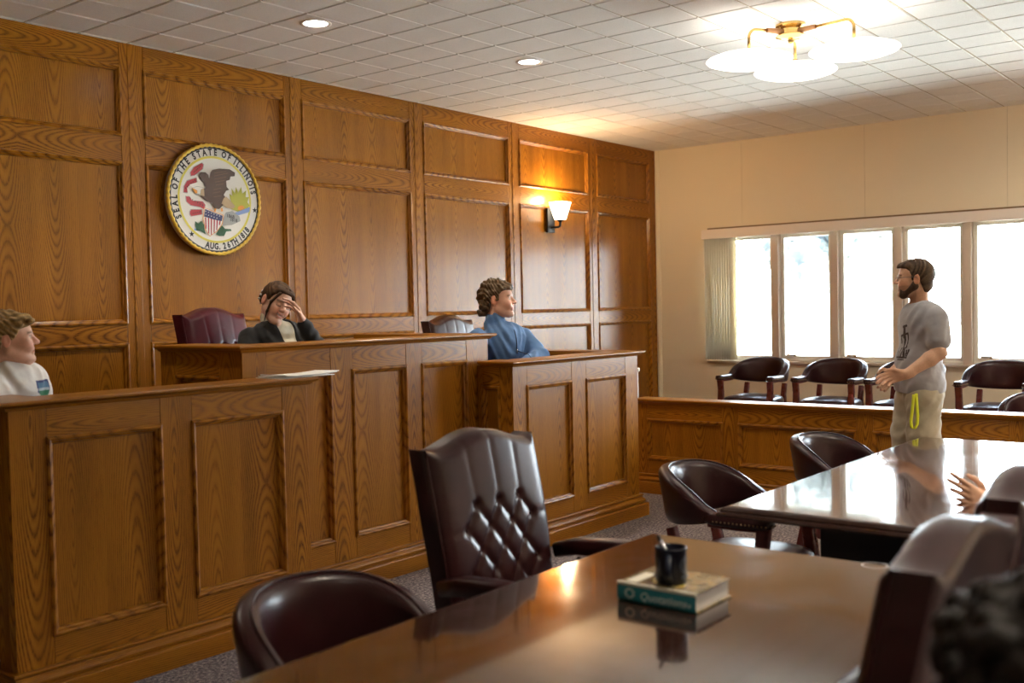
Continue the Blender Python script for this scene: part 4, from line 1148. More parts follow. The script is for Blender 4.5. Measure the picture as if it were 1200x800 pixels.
def hand_prims(wr, d, n, t, s=1.0, curl=(25, 30, 25), spread=.10, curls=None, thumb=(.55, .75, .25), pk=.008):
    """wr wrist, d towards the fingers, n out of the palm, t towards the thumb"""
    wr = np.array(wr, float); d, n, t = nrm(d), nrm(n), nrm(t); P = []
    offs = (.029, .0095, -.010, -.028); L = ((.044, .026, .021), (.048, .030, .022), (.045, .028, .021), (.036, .021, .019)); kn = (.086, .090, .086, .078)
    for i in range(4):
        K = wr+(d*kn[i]+t*offs[i])*s
        P.append(Cap(wr+(d*.014+t*offs[i]*.55)*s, K, .0125*s, .0105*s, .012))
        dd = nrm(d+t*spread*(1.5-i)*.9); c = curls[i] if curls else curl; p = K; ang = 0
        for j in range(3):
            ang += math.radians(c[j]); v = dd*math.cos(ang)+n*math.sin(ang); q = p+v*L[i][j]*s
            r = (.0092, .0084, .0076, .0066); P.append(Cap(p, q, r[j]*s, r[j+1]*s, .0035)); p = q
    P.append(Cap(wr-d*.02*s, wr+d*.03*s, .022*s, .021*s, .02))
    b = wr+(d*.022+t*.022+n*.006)*s; v1 = nrm(d*thumb[0]+t*thumb[1]+n*thumb[2]); m_ = b+v1*.042*s; v2 = nrm(d*.85+t*.25+n*.35); e = m_+v2*.030*s; g = e+nrm(d*.95+n*.3)*.022*s
    P += [Cap(b, m_, .0145*s, .0112*s, .010), Cap(m_, e, .0105*s, .0092*s, .004), Cap(e, g, .0092*s, .0072*s, .004)]
    return P
def limb(a, b, c, r, k=.02):
    """two-bone limb with taper and a slight muscle belly"""
    a, b, c = map(lambda q: np.array(q, float), (a, b, c)); P = [Cap(a, a*.55+b*.45, r[0], r[1], k), Cap(a*.55+b*.45, b, r[1], r[2], k), Cap(b, b*.7+c*.3, r[2], r[3], k), Cap(b*.7+c*.3, c, r[3], r[4], k)]
    return P
def halfspace(pt, n): 
    pt, n = np.array(pt, float), nrm(n)
    return Fn(lambda X, Y, Z: (X-pt[0])*n[0]+(Y-pt[1])*n[1]+(Z-pt[2])*n[2], .004, 'int')
def person(label, base, group=None):
    t = bpy.data.objects.new('person', None); t.location = base; return t, label
def torso_prims(Fp, Fc, hp, sx, inf=0.0, breast=0.0, belly=.0):
    """Fp pelvis frame, Fc chest frame (origin mid-chest); sx shoulder half width"""
    P = [Ell(Fc, (.0, 0, .02), (.105+inf, .150+inf, .165+inf), .05), Ell(Fc, (-.01, 0, .10), (.085+inf, .155+inf, .085+inf), .06),
         Ell(Fp, (.012, 0, .13), (.100+inf+belly, .142+inf, .13+inf), .06), Ell(Fp, (.0, 0, .0), (.108+inf, .160+inf, .115+inf), .05)]
    if breast:
        for y in (-1, 1): P.append(Ell(Fc, (.072, y*.072, -.012), (.055+breast, .066, .062), .04))
    return P
def wrinkle(F, amp, kx=38, kz=55):
    def f(X, Y, Z):
        x, y, z = F.loc(X, Y, Z)
        return amp*np.sin(kz*z+6*np.sin(17*y+2)+5*np.sin(14*x))*np.sin(kx*.5*(x+y)+3*z*4)
    return Fn(f, op='add')
def attach(person_mesh, kids_):
    for k in kids_: k.parent = person_mesh
def finish(body, label, parts):
    body.name = 'person'; tag(body, label, 'person')
    for p in parts: p.parent = body
VOX = .0036
# =========================================================== 1. standing man in grey t-shirt
D0 = 5.97
HM = Fr(at(1072, 327, D0), 108, 2, 0, .95)
nk = at(1077, 360, D0+.01)
Fc = Fr(at(1080, 394, D0), 138, -2, 0); Fp = Fr(at(1079, 452, D0+.01), 128, 0, 0)
shL, elL, wrL = at(1098, 373, D0-.155), at(1101, 413, D0-.20), at(1063, 438, D0-.19)
shR, elR, wrR = at(1067, 370, D0+.155), at(1069, 414, D0+.19), at(1047, 436, D0+.03)
hiL, knL, anL = at(1083, 470, D0-.085), at(1081, 552, D0-.085), at(1084, 624, D0-.10)
hiR, knR, anR = at(1069, 468, D0+.085), at(1058, 551, D0+.06), at(1052, 618, D0+.10)
anL[2] = .085; anR[2] = .085
SK1 = (.70, .41, .26)
dL = nrm(at(1034, 444, D0-.15)-wrL); dR = nrm(at(1033, 452, D0+.02)-wrR)
tow = nrm(CAM-wrL); up = np.array([0, 0, 1.])
B = head_prims(HM, True, 1.0, nk, .054)
B += torso_prims(Fp, Fc, 0, .18, -.014)
for a, b, c in ((shL, elL, wrL), (shR, elR, wrR)): B += limb(a, b, c, (.050, .046, .039, .041, .027), .015)
B += hand_prims(wrL, dL+up*.02, -nrm(up*.35+tow*-.8), nrm(up*.75+np.array([-.2, .5, 0])), .98, curls=((22, 26, 18), (25, 28, 20), (28, 32, 22), (32, 34, 24)), spread=.03)
B += hand_prims(wrR, dR-up*.1, nrm(up*.2+tow*.9), nrm(up*.8+np.array([-.1, .4, 0])), .98, curl=(30, 40, 30))
for a, b, c in ((hiL, knL, anL), (hiR, knR, anR)): B += limb(a, b, c, (.075, .065, .048, .048, .034), .03)
HF = nrm(np.array([math.cos(math.radians(118)), math.sin(math.radians(118)), 0]))
for a in (anL, anR): B += [Cap(a-up*.03, a+HF*.12-up*.055, .032, .026, .03)]
man = mesh_sdf(B, VOX, 'person', SKIN, None, face_color(HM, SK1, stub=.45))
T = torso_prims(Fp, Fc, 0, .18, .008, belly=.018)
T += [Ell(Fc, (-.012, 0, .135), (.072, .12, .045), .05)]
T += [Ell(Fp, (.012, 0, .02), (.128, .168, .15), .05)]
for a, b in ((shL, elL), (shR, elR)): T += [Cap(a, a*.36+b*.64, .063, .066, .035)]
T += [wrinkle(Fc, .0035), halfspace(at(1078, 459, D0)+up*.004, (0.05, .02, -1))]
def shirt_col(V):
    col = np.tile(np.array([.40, .395, .41]), (len(V), 1)); x, y, z = Fc.loc(V[:, 0], V[:, 1], V[:, 2])
    m = x > .02; yy, zz = y-.012, z+.05            # printed figure on the chest
    def bar(y0, z0, y1, z1, w):
        ex, ey = y1-y0, z1-z0; t = np.clip(((yy-y0)*ex+(zz-z0)*ey)/(ex*ex+ey*ey), 0, 1); return np.hypot(yy-y0-ex*t, zz-z0-ey*t) < w
    ink = np.zeros(len(V), bool)
    for q in ((.0, .055, .0, .105, .012), (-.03, .06, .03, .075, .006), (-.028, .02, -.024, .06, .005), (.0, -.01, .005, .055, .008), (.028, -.005, .03, .07, .005), (-.012, .112, .018, .118, .007), (-.02, -.06, -.02, -.012, .006), (-.003, -.06, .006, -.015, .005), (.02, -.06, .016, -.01, .007), (-.045, -.062, .045, -.062, .0045), (-.045, -.03, -.045, -.062, .005), (.045, -.02, .045, -.062, .005), (.034, -.022, .034, -.055, .004), (-.03, -.075, .03, -.075, .0025)): ink |= bar(*q)
    col[m & ink] = (.045, .028, .024); return col
shirt = mesh_sdf(T, VOX, 'shirt', CLOTH, None, shirt_col)
KH = (.42, .365, .26)
Q = [Ell(Fp, (-.004, 0, -.02), (.118, .165, .12), .05)]
for a, b, c in ((hiL, knL, anL), (hiR, knR, anR)): Q += limb(a, b, c-up*.0, (.098, .086, .070, .070, .062), .04)
Q += [wrinkle(Fp, .004, 30, 70), halfspace(at(1078, 452, D0), (0, 0, 1)), halfspace((0, 0, .035), (0, 0, -1))]
trs = mesh_sdf(Q, .005, 'trousers', CLOTH, None, flat(KH))
shoes_ = []
for a in (anL, anR):
    Q = [Cap(a+np.array([0, 0, -.035])-HF*.03, a+HF*.04+np.array([0, 0, -.04]), .044, .043, .02), Cap(a+HF*.04+np.array([0, 0, -.045]), a+HF*.15+np.array([0, 0, -.055]), .043, .032, .02), halfspace((0, 0, .001), (0, 0, -1))]
    shoes_.append(mesh_sdf(Q, .006, 'shoe', CLOTH, None, flat((.05, .045, .045))))
def hair(F, poly, shells, col, streak=0.0, w=1.0, freq=140, extra=(), h=.0042, kpoly=.006, dirs=(0, 1, .35)):
    s = F.sc; P = [Ell(F, (c[0], c[1]*w, c[2]), (r[0], r[1]*w, r[2]), .012*s) for c, r in shells]+list(extra)
    if streak:
        def f(X, Y, Z):
            x, y, z = F.loc(X, Y, Z); q = dirs[0]*x+dirs[1]*y+dirs[2]*z
            return streak*np.sin(freq*q+9*np.sin(23*x+4*z)+5*np.sin(19*z))
        P.append(Fn(f, op='add'))
    if poly is not None:
        P.append(Fn(lambda X, Y, Z: (lambda q: polyd(q[0], q[2], poly)*s)(F.loc(X, Y, Z)), kpoly, 'int'))
    c = np.array(col)
    def colf(V):
        x, y, z = F.loc(V[:, 0], V[:, 1], V[:, 2]); q = dirs[0]*x+dirs[1]*y+dirs[2]*z
        k = .5+.5*np.sin(freq*1.7*q+7*np.sin(31*x+9*z)+4*np.sin(13*z+5*y)); return c*(.62+.75*k[:, None])
    return mesh_sdf(P, h, 'hair', HAIRM, None, colf, smooth=1)
mh = hair(HM, [(.112, .060), (.100, .105), (.05, .15), (-.13, .15), (-.14, -.03), (-.098, -.082), (-.060, -.088), (-.045, -.050), (-.030, -.018), (-.018, .022), (-.002, .020), (.004, -.028), (.018, -.022), (.022, .028), (.050, .062), (.085, .066)],
    [((-.014, 0, .038), (.104, .080, .090)), ((.040, 0, .072), (.066, .060, .034)), ((-.052, 0, -.020), (.056, .068, .070))], (.085, .052, .031), .0028, freq=95, dirs=(.5, 1, .3))
bd = [p for p in head_prims(HM, False, 1.0)]
BP = []
for y in (-1, 1): BP += [Cap(HM.w((.0, y*.058, -.044)), HM.w((.055, y*.026, -.090)), .0215, .0205, .025), Cap(HM.w((.004, y*.064, -.015)), HM.w((.0, y*.056, -.045)), .009, .016, .015)]
BP += [Cap(HM.w((.064, -.016, -.098)), HM.w((.064, .016, -.098)), .0215, None, .02)]
for y in (-1, 1): BP += [Cap(HM.w((.092, y*.004, -.0405)), HM.w((.080, y*.026, -.048)), .0055, .005, .006), Cap(HM.w((.080, y*.026, -.048)), HM.w((.072, y*.030, -.085)), .005, .009, .012)]
beard = mesh_sdf(BP, .0042, 'beard', HAIRM, None, flat((.095, .058, .036)), smooth=1)
def glasses(F, mt):
    m = MB()
    for y in (-1, 1):
        for k in range(1): pass
        pts = [F.w((.101-.004*abs(math.cos(a)), y*.033+.023*math.cos(a), .002+.0165*math.sin(a))) for a in [2*PI*k/18 for k in range(19)]]
        m.tube(pts, .0017, 6); m.tube([F.w((.098, y*.056, .006)), F.w((.05, y*.076, .010)), F.w((-.006, y*.082, .012)), F.w((-.022, y*.082, -.004))], .0016, 6)
    m.tube([F.w((.102, -.011, .006)), F.w((.105, 0, .008)), F.w((.102, .011, .006))], .0016, 6)
    return m.build('glasses', mt, None, smooth=True)
gl = glasses(HM, plain('steel_frame', (.10, .11, .14, 1), .3, metal=.8))
finish(man, 'smiling person with glasses and short beard standing in a grey printed t-shirt', [shirt, trs, mh, beard, gl]+shoes_)
# lanyard hanging from the left pocket
LAN = plain('lime_webbing', (.62, .66, .01, 1), .6)
lp = thing('lanyard', 'lime yellow lanyard looped from the khaki trousers of the standing person', 'lanyard', at(1073, 463, D0-.12))
lo_ = np.array(lp.location); m = MB()
path = [(1073.5, 461, -.10), (1074.2, 472, -.125), (1075.4, 487, -.135), (1074.8, 497, -.137), (1071.5, 502.5, -.138), (1068.5, 501, -.137), (1067.6, 494, -.136), (1069.4, 478, -.13), (1071, 462, -.115)]
pp = [at(a, b, D0+c-.045) for a, b, c in path]
cur = []
for i in range(len(pp)-1):
    for k in range(4): cur.append(pp[i]*(1-k/4)+pp[i+1]*k/4)
cur.append(pp[-1]); lat = nrm(np.array([.55, -.80, 0]))
G = [[c-lat*.0085-lo_, c+lat*.0085-lo_] for c in cur]
m.grid(G); o = m.build('webbing', LAN, lp, smooth=True, fix=False); s_ = o.modifiers.new('s', 'SOLIDIFY'); s_.thickness = .003
# =========================================================== seated people
def seated(label, HF_, neck, Fc, Fp, shR, elR, wrR, shL, elL, wrL, leg_h, floor, skin, top, pants, hairs, opts):
    """shared anatomy of a sitting figure; returns the body and lets opts add what is particular to each"""
    up = np.array([0, 0, 1.]); g = opts.get
    B = head_prims(HF_, g('smile', True), g('w', 1.0), neck, g('neck_r', .054), g('jaw', 1.0), g('openm', True))
    B += torso_prims(Fp, Fc, 0, .18, -.014)
    ar = g('arm', (.048, .044, .038, .039, .026))
    for a, b, c in ((shR, elR, wrR), (shL, elL, wrL)): B += limb(a, b, c, ar, .015)
    hs_ = g('hand_s', .95)
    for nm, wr, el in (('handR', wrR, elR), ('handL', wrL, elL)):
        h_ = g(nm)
        if h_: B += hand_prims(wr, h_[0], h_[1], h_[2], hs_, **h_[3])
        else:
            d = nrm(np.array(wr)-np.array(el)); n = nrm(np.cross(d, np.cross(-up, d))); t = np.cross(n, d)*(1 if nm == 'handR' else -1)
            B += hand_prims(wr, d, n, t, hs_, curl=(18, 22, 15))
    hd = np.array([math.cos(math.radians(leg_h)), math.sin(math.radians(leg_h)), 0]); lt = np.array([-hd[1], hd[0], 0])
    pel = Fp.o; legs = []
    for s in (-1, 1):
        hip = pel+lt*.085*s-up*.02; kn = pel+lt*.115*s+hd*.36-up*.02; an = kn-hd*g('tuck', .10); an = np.array([an[0], an[1], floor+.085]); legs.append((hip, kn, an))
        B += limb(hip, kn, an, (.072, .064, .050, .046, .034), .03); B += [Cap(an-up*.03, an+hd*.12-up*.055, .030, .025, .02)]
    body = mesh_sdf(B, g('vox', VOX), 'person', SKIN, None, face_color(HF_, skin, g('w', 1.0), g('brow', (.08, .045, .025)), g('closed', False), None, g('stub', 0), g('smile', True), g('openm', True)))
    parts = []
    T = torso_prims(Fp, Fc, 0, .18, g('inf', .008), g('breast', 0), g('belly', .008))
    T += [Ell(Fc, (-.012, 0, .135), (.070, .115, .045), .05)]
    if g('open'): 
        w0 = g('open'); T.append(Fn(lambda X, Y, Z: (lambda q: np.maximum(.025-q[0], np.abs(q[1]-.004)-w0-.05*np.clip(q[2], -.3, .2)))(Fc.loc(X, Y, Z)), .006, 'sub'))
    frac = g('sleeve', 1.0)
    for a, b, c in ((shR, elR, wrR), (shL, elL, wrL)):
        a, b, c = map(np.array, (a, b, c))
        if frac < .99: T += [Cap(a, a*(1-frac)+b*frac, .062, .066, .035)]
        else:
            e_ = b+(c-b)*g('cuff', .92); T += [Cap(a, b, .062, .053, .03), Cap(b, e_, .053, .042, .02)]
    if g('collar'): T += [Cap(neck-up*.015, np.array(neck)*.76+HF_.w((-.030, 0, -.052))*.24, .069, .065, .018)]
    T += [wrinkle(Fc, g('wr', .003)), halfspace(Fp.o-up*.05, (0, 0, -1))]
    parts.append(mesh_sdf(T, g('vox', VOX), g('topname', 'shirt'), CLOTH, None, g('topcol') or flat(top)))
    Q = [Ell(Fp, (-.004, 0, -.02), (.116, .165, .11), .05)]
    for a, b, c in legs: Q += limb(a, b, c, (.092, .082, .068, .066, .058), .04)
    Q += [halfspace((0, 0, floor+.05), (0, 0, -1))]
    parts.append(mesh_sdf(Q, .009, 'trousers', CLOTH, None, flat(pants)))
    for a, b, c in legs:
        Q = [Cap(c+np.array([0, 0, -.042])-hd*.03, c+hd*.04+np.array([0, 0, -.045]), .042, .042, .02), Cap(c+hd*.04+np.array([0, 0, -.048]), c+hd*.15+np.array([0, 0, -.055]), .042, .030, .02)]
        Q += [halfspace((0, 0, floor+.001), (0, 0, -1))]
        parts.append(mesh_sdf(Q, .009, 'shoe', CLOTH, None, flat((.03, .03, .03))))
    parts += hairs
    finish(body, label, parts)
    return body
UP = np.array([0, 0, 1.])
# ---- 2. woman in black blazer, hand to her forehead
d = 5.80
HW = Fr(at(323, 355, d), -98, -14, -20, .98)
nkW = at(319, 385, d+.05)
FcW = Fr(at(325, 417, d+.04), -92, -4, 0); FpW = Fr((-5.70, -.99, 1.02), -90, 0, 0)
shR, elR, wrR = at(292, 397, d-.06), at(285, 430, d-.20), at(318, 425, d-.36)
shL, elL, wrL = at(346, 392, d+.14), at(370, 405, d-.02), at(355.5, 379, d-.08)
hdir = nrm(at(344, 352, d-.11)-wrL)
hh = [(.100, .060), (.100, .105), (.05, .16), (-.14, .16), (-.16, .0), (-.12, -.05), (-.07, -.062), (-.035, -.045), (-.024, -.012), (-.020, .020), (-.002, .024), (.012, .000), (.030, .010), (.050, .040), (.072, .066), (.090, .072)]
WH = (.065, .036, .020)
ws = [Cap(HW.w(a), HW.w(b), r1, r2, .008) for a, b, r1, r2 in (((.066, -.012, .098), (.074, -.045, .062), .009, .0085), ((.074, -.045, .062), (.056, -.068, .0), .0085, .007), ((.056, -.068, .0), (.052, -.066, -.060), .007, .006), ((.052, -.066, -.060), (.052, -.056, -.115), .006, .003), ((.066, .012, .098), (.070, .050, .062), .009, .009), ((.070, .050, .062), (.046, .072, .0), .009, .008), ((.046, .072, .0), (.040, .070, -.07), .008, .004))]
bun = [Ell(HW, (-.105, 0, .01), (.040, .046, .048), .02), Ell(HW, (-.06, 0, -.05), (.04, .05, .04), .03)]
hW1 = hair(HW, hh, [((-.014, 0, .038), (.102, .081, .090)), ((.035, -.020, .070), (.058, .050, .036)), ((.035, .020, .070), (.058, .050, .036)), ((.020, -.040, .045), (.050, .040, .050)), ((.020, .040, .045), (.050, .040, .050)), ((-.105, 0, .01), (.040, .046, .048))], WH, .0016, freq=120, dirs=(.2, .4, 1))
hW2 = mesh_sdf(ws, .0036, 'hair_strands', HAIRM, None, flat((.052, .028, .015)), smooth=1)
m = MB()
for q in ((-.092, -.052, .035), (-.098, -.050, .012), (-.100, -.048, -.012), (-.094, -.040, .052)): m.ball(HW.w(q), .0075, 8, 5)
clipm = m.build('hair_clip', plain('pearl_clip', (.75, .72, .66, 1), .25, metal=.3), None, smooth=True)
m = MB(); m.ball(HW.w((-.008, -.088, -.034)), .0045, 8, 5); ear = m.build('earring', CHROME, None, smooth=True)
# cream high necked top under the blazer
TW = [p for p in torso_prims(FpW, FcW, 0, .18, .000, .0)]+[Ell(FcW, (-.012, 0, .135), (.066, .105, .045), .05)]
TW += [Ell(FcW, (.070, y*.070, -.012), (.058, .064, .060), .04) for y in (-1, 1)]
TW += [Cap(nkW-UP*.03, nkW*.4+HW.w((-.022, 0, -.052))*.6, .064, .060, .025), wrinkle(FcW, .002), halfspace(FpW.o-UP*.05, (0, 0, -1))]
cream = mesh_sdf(TW, VOX, 'cream_top', CLOTH, None, flat((.74, .70, .56)))
woman = seated('laughing person in a black blazer and cream top resting forehead on one hand', HW, nkW, FcW, FpW, shR, elR, wrR, shL, elL, wrL, -90, .41, (.76, .48, .36), (.006, .007, .009), (.012, .012, .014),
       [hW1, hW2, clipm, ear, cream], dict(closed=True, w=.98, arm=(.048, .043, .036, .034, .023), neck_r=.050, inf=.013, breast=.004, open=.048, topname='blazer', cuff=.90, hand_s=.93, brow=(.07, .04, .022), belly=.012,
       handL=(hdir, nrm(np.array([-.75, .35, -.1])), nrm(np.array([-.35, -.75, .25])), dict(curls=((22, 26, 16), (20, 26, 16), (20, 28, 18), (24, 30, 20)), thumb=(.75, .5, .2)))))
# ---- 3. man in blue quarter zip
d = 6.65
HB = Fr(at(583.5, 351.5, d+.06), -64, 3, 0, 1.02)
nkB = at(580, 379, d+.06)
FcB = Fr(at(590, 415, d+.07), -95, -6, 0); FpB = Fr((-4.10, -1.12, .94), -92, 0, 0)
shR, elR, wrR = at(560, 396, d-.10), at(556, 430, d-.22), at(590, 432, d-.38)
shL, elL, wrL = at(613, 394, d+.19), at(633, 417, d+.08), at(612, 428, d-.16)
bl = [(.105, .058), (.12, .11), (.05, .17), (-.16, .17), (-.17, -.05), (-.135, -.10), (-.075, -.098), (-.050, -.070), (-.034, -.022), (-.020, .028), (.0, .030), (.004, -.008), (.020, -.004), (.026, .034), (.052, .056), (.080, .058)]
random.seed(11); cur = []
for k in range(150):
    th = random.uniform(-PI, PI); ph = math.acos(random.uniform(-.55, 1)); c = (-.018+.108*math.sin(ph)*math.cos(th), .085*math.sin(ph)*math.sin(th), .036+.094*math.cos(ph))
    cur.append(Ell(HB, c, (random.uniform(.010, .018),)*3, .006))
for k in range(40):
    c = (random.uniform(-.115, -.05), random.choice((-1, 1))*random.uniform(.02, .075), random.uniform(-.09, .0)); cur.append(Ell(HB, c, (random.uniform(.011, .018),)*3, .006))
hB = hair(HB, bl, [((-.018, 0, .040), (.106, .083, .092)), ((.040, 0, .078), (.062, .058, .034)), ((-.062, 0, -.022), (.056, .070, .074))], (.10, .062, .030), .003, freq=170, extra=cur, dirs=(.7, .7, .6))
zm = MB(); zf = FcB
zp = []
BLUE = (.080, .175, .36)
man2 = seated('person in a blue quarter zip pullover sitting in profile behind the witness stand', HB, nkB, FcB, FpB, shR, elR, wrR, shL, elL, wrL, -92, .33, (.74, .43, .30), BLUE, (.03, .03, .04), [hB],
       dict(collar=True, stub=.12, inf=.014, belly=.02, wr=.006, brow=(.10, .06, .03), openm=False, topname='pullover'))
def bvh_of(o):
    from mathutils.bvhtree import BVHTree
    return BVHTree.FromPolygons([v.co.copy() for v in o.data.vertices], [tuple(p.vertices) for p in o.data.polygons])
def drape(o, pts, away, lift=.002):
    """drop points onto a garment along a direction"""
    bv = bvh_of(o); out = []
    for p in pts:
        h = bv.ray_cast(Vector(np.array(p)-nrm(away)*.5), Vector(nrm(away)))
        if h[0] is not None: out.append(np.array(h[0])-nrm(away)*lift)
    return out
pull = [k for k in kids(man2) if k.name.startswith('pullover')][0]
fwd = FcB.M[0]; zl = drape(pull, [FcB.w((.2, -.004, .17-.012*i)) for i in range(20)], -fwd, .0015)
if len(zl) > 3:
    m = MB(); m.tube(zl, .0032, 6); z_ = m.build('zipper', plain('zip_tape', (.03, .06, .13, 1), .6), pull, smooth=True)
    m = MB(); m.tube([zl[len(zl)//2]+fwd*.004, zl[len(zl)//2]+fwd*.005-UP*.03], .0045, 8); m.build('zip_pull', CHROME, pull, smooth=True)
# ---- 4. man in white t-shirt at the far left
d = 4.18
HL = Fr(at(11, 397.5, d+.06), -28, 4, 0, .93)
nkL = at(4, 437, d+.08)
FcL = Fr(at(15, 481, d+.09), -72, -6, 0); FpL = Fr((-7.26, -1.10, .76), -60, 0, 0)
shR, elR, wrR = at(-9, 462, d-.06), at(-18, 520, d-.10), at(25, 540, d-.20)
shL, elL, wrL = at(38, 457, d+.24), at(52, 515, d+.26), at(50, 545, d+.02)
ll = [(.110, .066), (.13, .10), (.06, .17), (-.16, .17), (-.16, -.04), (-.12, -.088), (-.062, -.088), (-.045, -.060), (-.030, -.018), (-.022, .020), (.0, .022), (.012, -.006), (.026, .004), (.045, .034), (.075, .048), (.095, .056)]
exl = []
for k in range(9):
    y = -.055+.014*k; exl.append(Cap(HL.w((.03, y, .105-.10*abs(y))), HL.w((.098, y*1.1-.01, .072)), .014, .009, .008))
for k in range(7):
    z = .085-.018*k; exl.append(Cap(HL.w((.055-.006*k, -.070, z)), HL.w((-.05, -.086, z-.016)), .012, .013, .008))
hL = hair(HL, ll, [((-.016, 0, .040), (.106, .083, .094)), ((.040, 0, .076), (.068, .062, .036)), ((-.055, 0, -.018), (.058, .073, .078))], (.26, .16, .055), .003, freq=100, extra=exl, dirs=(.25, .5, 1))
def white_col(V):
    col = np.tile(np.array([.80, .775, .74]), (len(V), 1)); x, y, z = FcL.loc(V[:, 0], V[:, 1], V[:, 2])
    yy, zz = (y-.055)/1.35, (z-.103)/1.2
    b = (x > .03) & (np.abs(yy) < .030) & (zz < .026) & (zz > -.040+np.abs(yy)*.9)
    col[b] = (.10, .22, .36); col[b & (zz < -.004)] = (.05, .24, .13); col[b & (np.abs(zz+.004) < .004)] = (.45, .55, .60)
    e = b & ((zz > .019) | (np.abs(yy) > .025)); col[e] = (.045, .07, .20); return col
man3 = seated('smiling blond person in a white t-shirt at the far left edge, in profile', HL, nkL, FcL, FpL, shR, elR, wrR, shL, elL, wrL, -62, .18, (.74, .44, .32), (.8, .78, .74), (.05, .06, .10), [hL],
       dict(sleeve=.62, inf=.012, belly=.015, wr=.004, brow=(.11, .065, .03), openm=False, topcol=white_col, neck_r=.050))
# ---- 5. dark haired person nearest the camera, only the top of the head in the picture
d = 1.0
HN = Fr(at(1203, 826, d), 36, -4, 0, .96)
nkN = HN.w((-.035, 0, -.16)); FcN = Fr(HN.w((-.05, 0, -.33)), 78, 4, 0); FpN = Fr((-8.30, -5.40, .60), 90, 0, 0)
sN = lambda s: FcN.w((0, s*.165, .11))
eN = lambda s: FcN.w((.06, s*.20, -.12))
wN = lambda s: np.array([-8.30-s*.14, -5.02, .60])
random.seed(5); cur = []
for k in range(170):
    th = random.uniform(-PI, PI); ph = math.acos(random.uniform(-.5, 1)); cur.append(Ell(HN, (-.020+.104*math.sin(ph)*math.cos(th), .086*math.sin(ph)*math.sin(th), .034+.090*math.cos(ph)), (random.uniform(.010, .017),)*3, .006))
nl = [(.10, .06), (.13, .10), (.06, .17), (-.17, .17), (-.17, -.12), (-.06, -.12), (-.045, -.07), (-.02, .0), (.0, .0), (.016, .02), (.05, .056), (.08, .06)]
hN = hair(HN, nl, [((-.018, 0, .036), (.100, .082, .090)), ((-.06, 0, -.04), (.058, .074, .085))], (.010, .0065, .0045), .002, freq=170, extra=cur, dirs=(.7, .7, .6))
seated('person with dark curly hair seen from behind at the bottom right corner', HN, nkN, FcN, FpN, sN(-1), eN(-1), wN(-1), sN(1), eN(1), wN(1), 90, .0, (.45, .25, .16), (.012, .012, .014), (.02, .02, .03), [hN], dict(smile=False, brow=(.02, .015, .01), vox=.006))
# ---- 6. person beyond the tall chairs whose hand shows above the shiny table
HH_ = Fr((-5.98, -5.30, 1.24), 95, 0, 0, .98); nkH = np.array([-5.98, -5.335, 1.08]); FcH = Fr((-5.98, -5.36, .92), 90, 0, 0); FpH = Fr((-5.98, -5.42, .60), 90, 0, 0)
wrH = at(1160, 591, 3.45); hdH = nrm(at(1124, 573, 3.42)-wrH)
hH = hair(HH_, nl, [((-.016, 0, .038), (.104, .082, .092)), ((-.055, 0, -.02), (.056, .070, .075))], (.05, .03, .02), .002)
tocam = nrm(CAM-wrH)
seated('person hidden beyond the tall chairs, one hand raised over the shiny table', HH_, nkH, FcH, FpH, FcH.w((0, -.165, .11)), FcH.w((.12, -.21, -.12)), np.array([-5.80, -5.05, .63]), FcH.w((0, .165, .11)), np.array([-6.02, -5.06, .84]), wrH, 90, 0, (.70, .42, .28), (.03, .035, .05), (.02, .02, .03), [hH],
       dict(smile=False, vox=.0034, cuff=.7, hand_s=.98, handL=(hdH, nrm(-tocam), nrm(UP), dict(curls=((4, 8, 6), (8, 10, 8), (14, 14, 10), (20, 18, 12)), spread=.10, thumb=(.45, .85, .0)))))
WORLD = 18.0
EXPO = 1.08
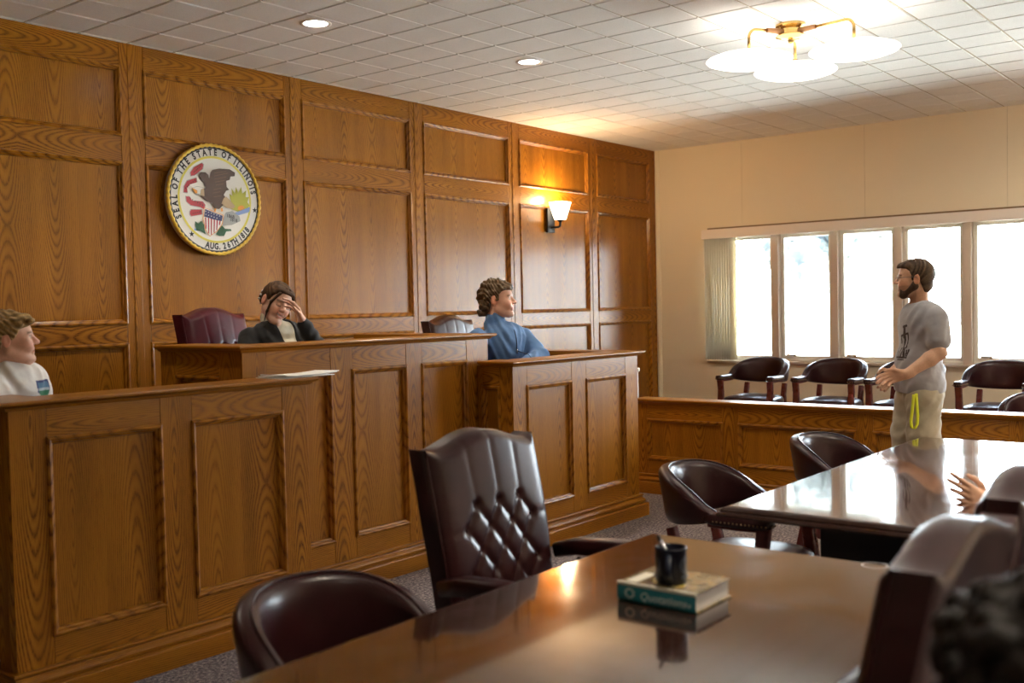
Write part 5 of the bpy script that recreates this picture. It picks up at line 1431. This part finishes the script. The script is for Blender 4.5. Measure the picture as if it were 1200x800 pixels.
# ------------------------------------------------------------------ camera, world, daylight
cd = bpy.data.cameras.new('camera'); co = bpy.data.objects.new('camera', cd); C.objects.link(co)
cd.sensor_width = 36; cd.sensor_fit = 'HORIZONTAL'; cd.lens = FPX/1200*36; cd.clip_start = .05
Mx = Matrix(((_r[0], _u[0], -_f[0], CAM[0]), (_r[1], _u[1], -_f[1], CAM[1]), (_r[2], _u[2], -_f[2], CAM[2]), (0, 0, 0, 1)))
co.matrix_world = Mx
cd.dof.use_dof = True; cd.dof.focus_distance = 6.2; cd.dof.aperture_fstop = 2.6
S = bpy.context.scene; S.camera = co
w = bpy.data.worlds.new('sky'); S.world = w; w.use_nodes = True; nt_ = w.node_tree; nt_.nodes.clear()
wo = nt_.nodes.new('ShaderNodeOutputWorld'); bgn = nt_.nodes.new('ShaderNodeBackground'); tcn = nt_.nodes.new('ShaderNodeTexCoord')
spx = nt_.nodes.new('ShaderNodeSeparateXYZ'); rp_ = nt_.nodes.new('ShaderNodeValToRGB')
nt_.links.new(tcn.outputs['Generated'], spx.inputs[0]); nt_.links.new(spx.outputs[2], rp_.inputs[0])
rp_.color_ramp.elements[0].position = .0; rp_.color_ramp.elements[0].color = (.86, .93, 1, 1)
rp_.color_ramp.elements[1].position = .8; rp_.color_ramp.elements[1].color = (.66, .80, 1, 1)
nt_.links.new(rp_.outputs[0], bgn.inputs[0]); bgn.inputs[1].default_value = WORLD
nt_.links.new(bgn.outputs[0], wo.inputs[0])
pl = bpy.data.lights.new('window_portal', 'AREA'); pl.shape = 'RECTANGLE'; pl.size = 1.25; pl.size_y = 5.9; pl.cycles.is_portal = True
po = bpy.data.objects.new('window_portal', pl); C.objects.link(po); po.location = (.14, -3.53, 1.5); po.rotation_euler = (0, PI/2, 0)
po.rotation_euler = (0, math.radians(90), 0)
sl = bpy.data.lights.new('sun', 'SUN'); sl.energy = 220; sl.angle = .02; sl.color = (1, .96, .9); so = bpy.data.objects.new('sun', sl); C.objects.link(so)
so.location = (10, 0, 20); so.rotation_euler = Vector((.16, .72, -.66)).to_track_quat('-Z', 'Y').to_euler()
S.view_settings.view_transform = 'Standard'; S.view_settings.look = 'None'; S.view_settings.gamma = 1; S.view_settings.use_curve_mapping = False
S.view_settings.exposure = EXPO
S.cycles.max_bounces = 8; S.cycles.diffuse_bounces = 5; S.cycles.glossy_bounces = 4; S.cycles.transparent_max_bounces = 12
S.cycles.sample_clamp_indirect = 8; S.cycles.use_denoising = True
S.cycles.caustics_reflective = False; S.cycles.caustics_refractive = False
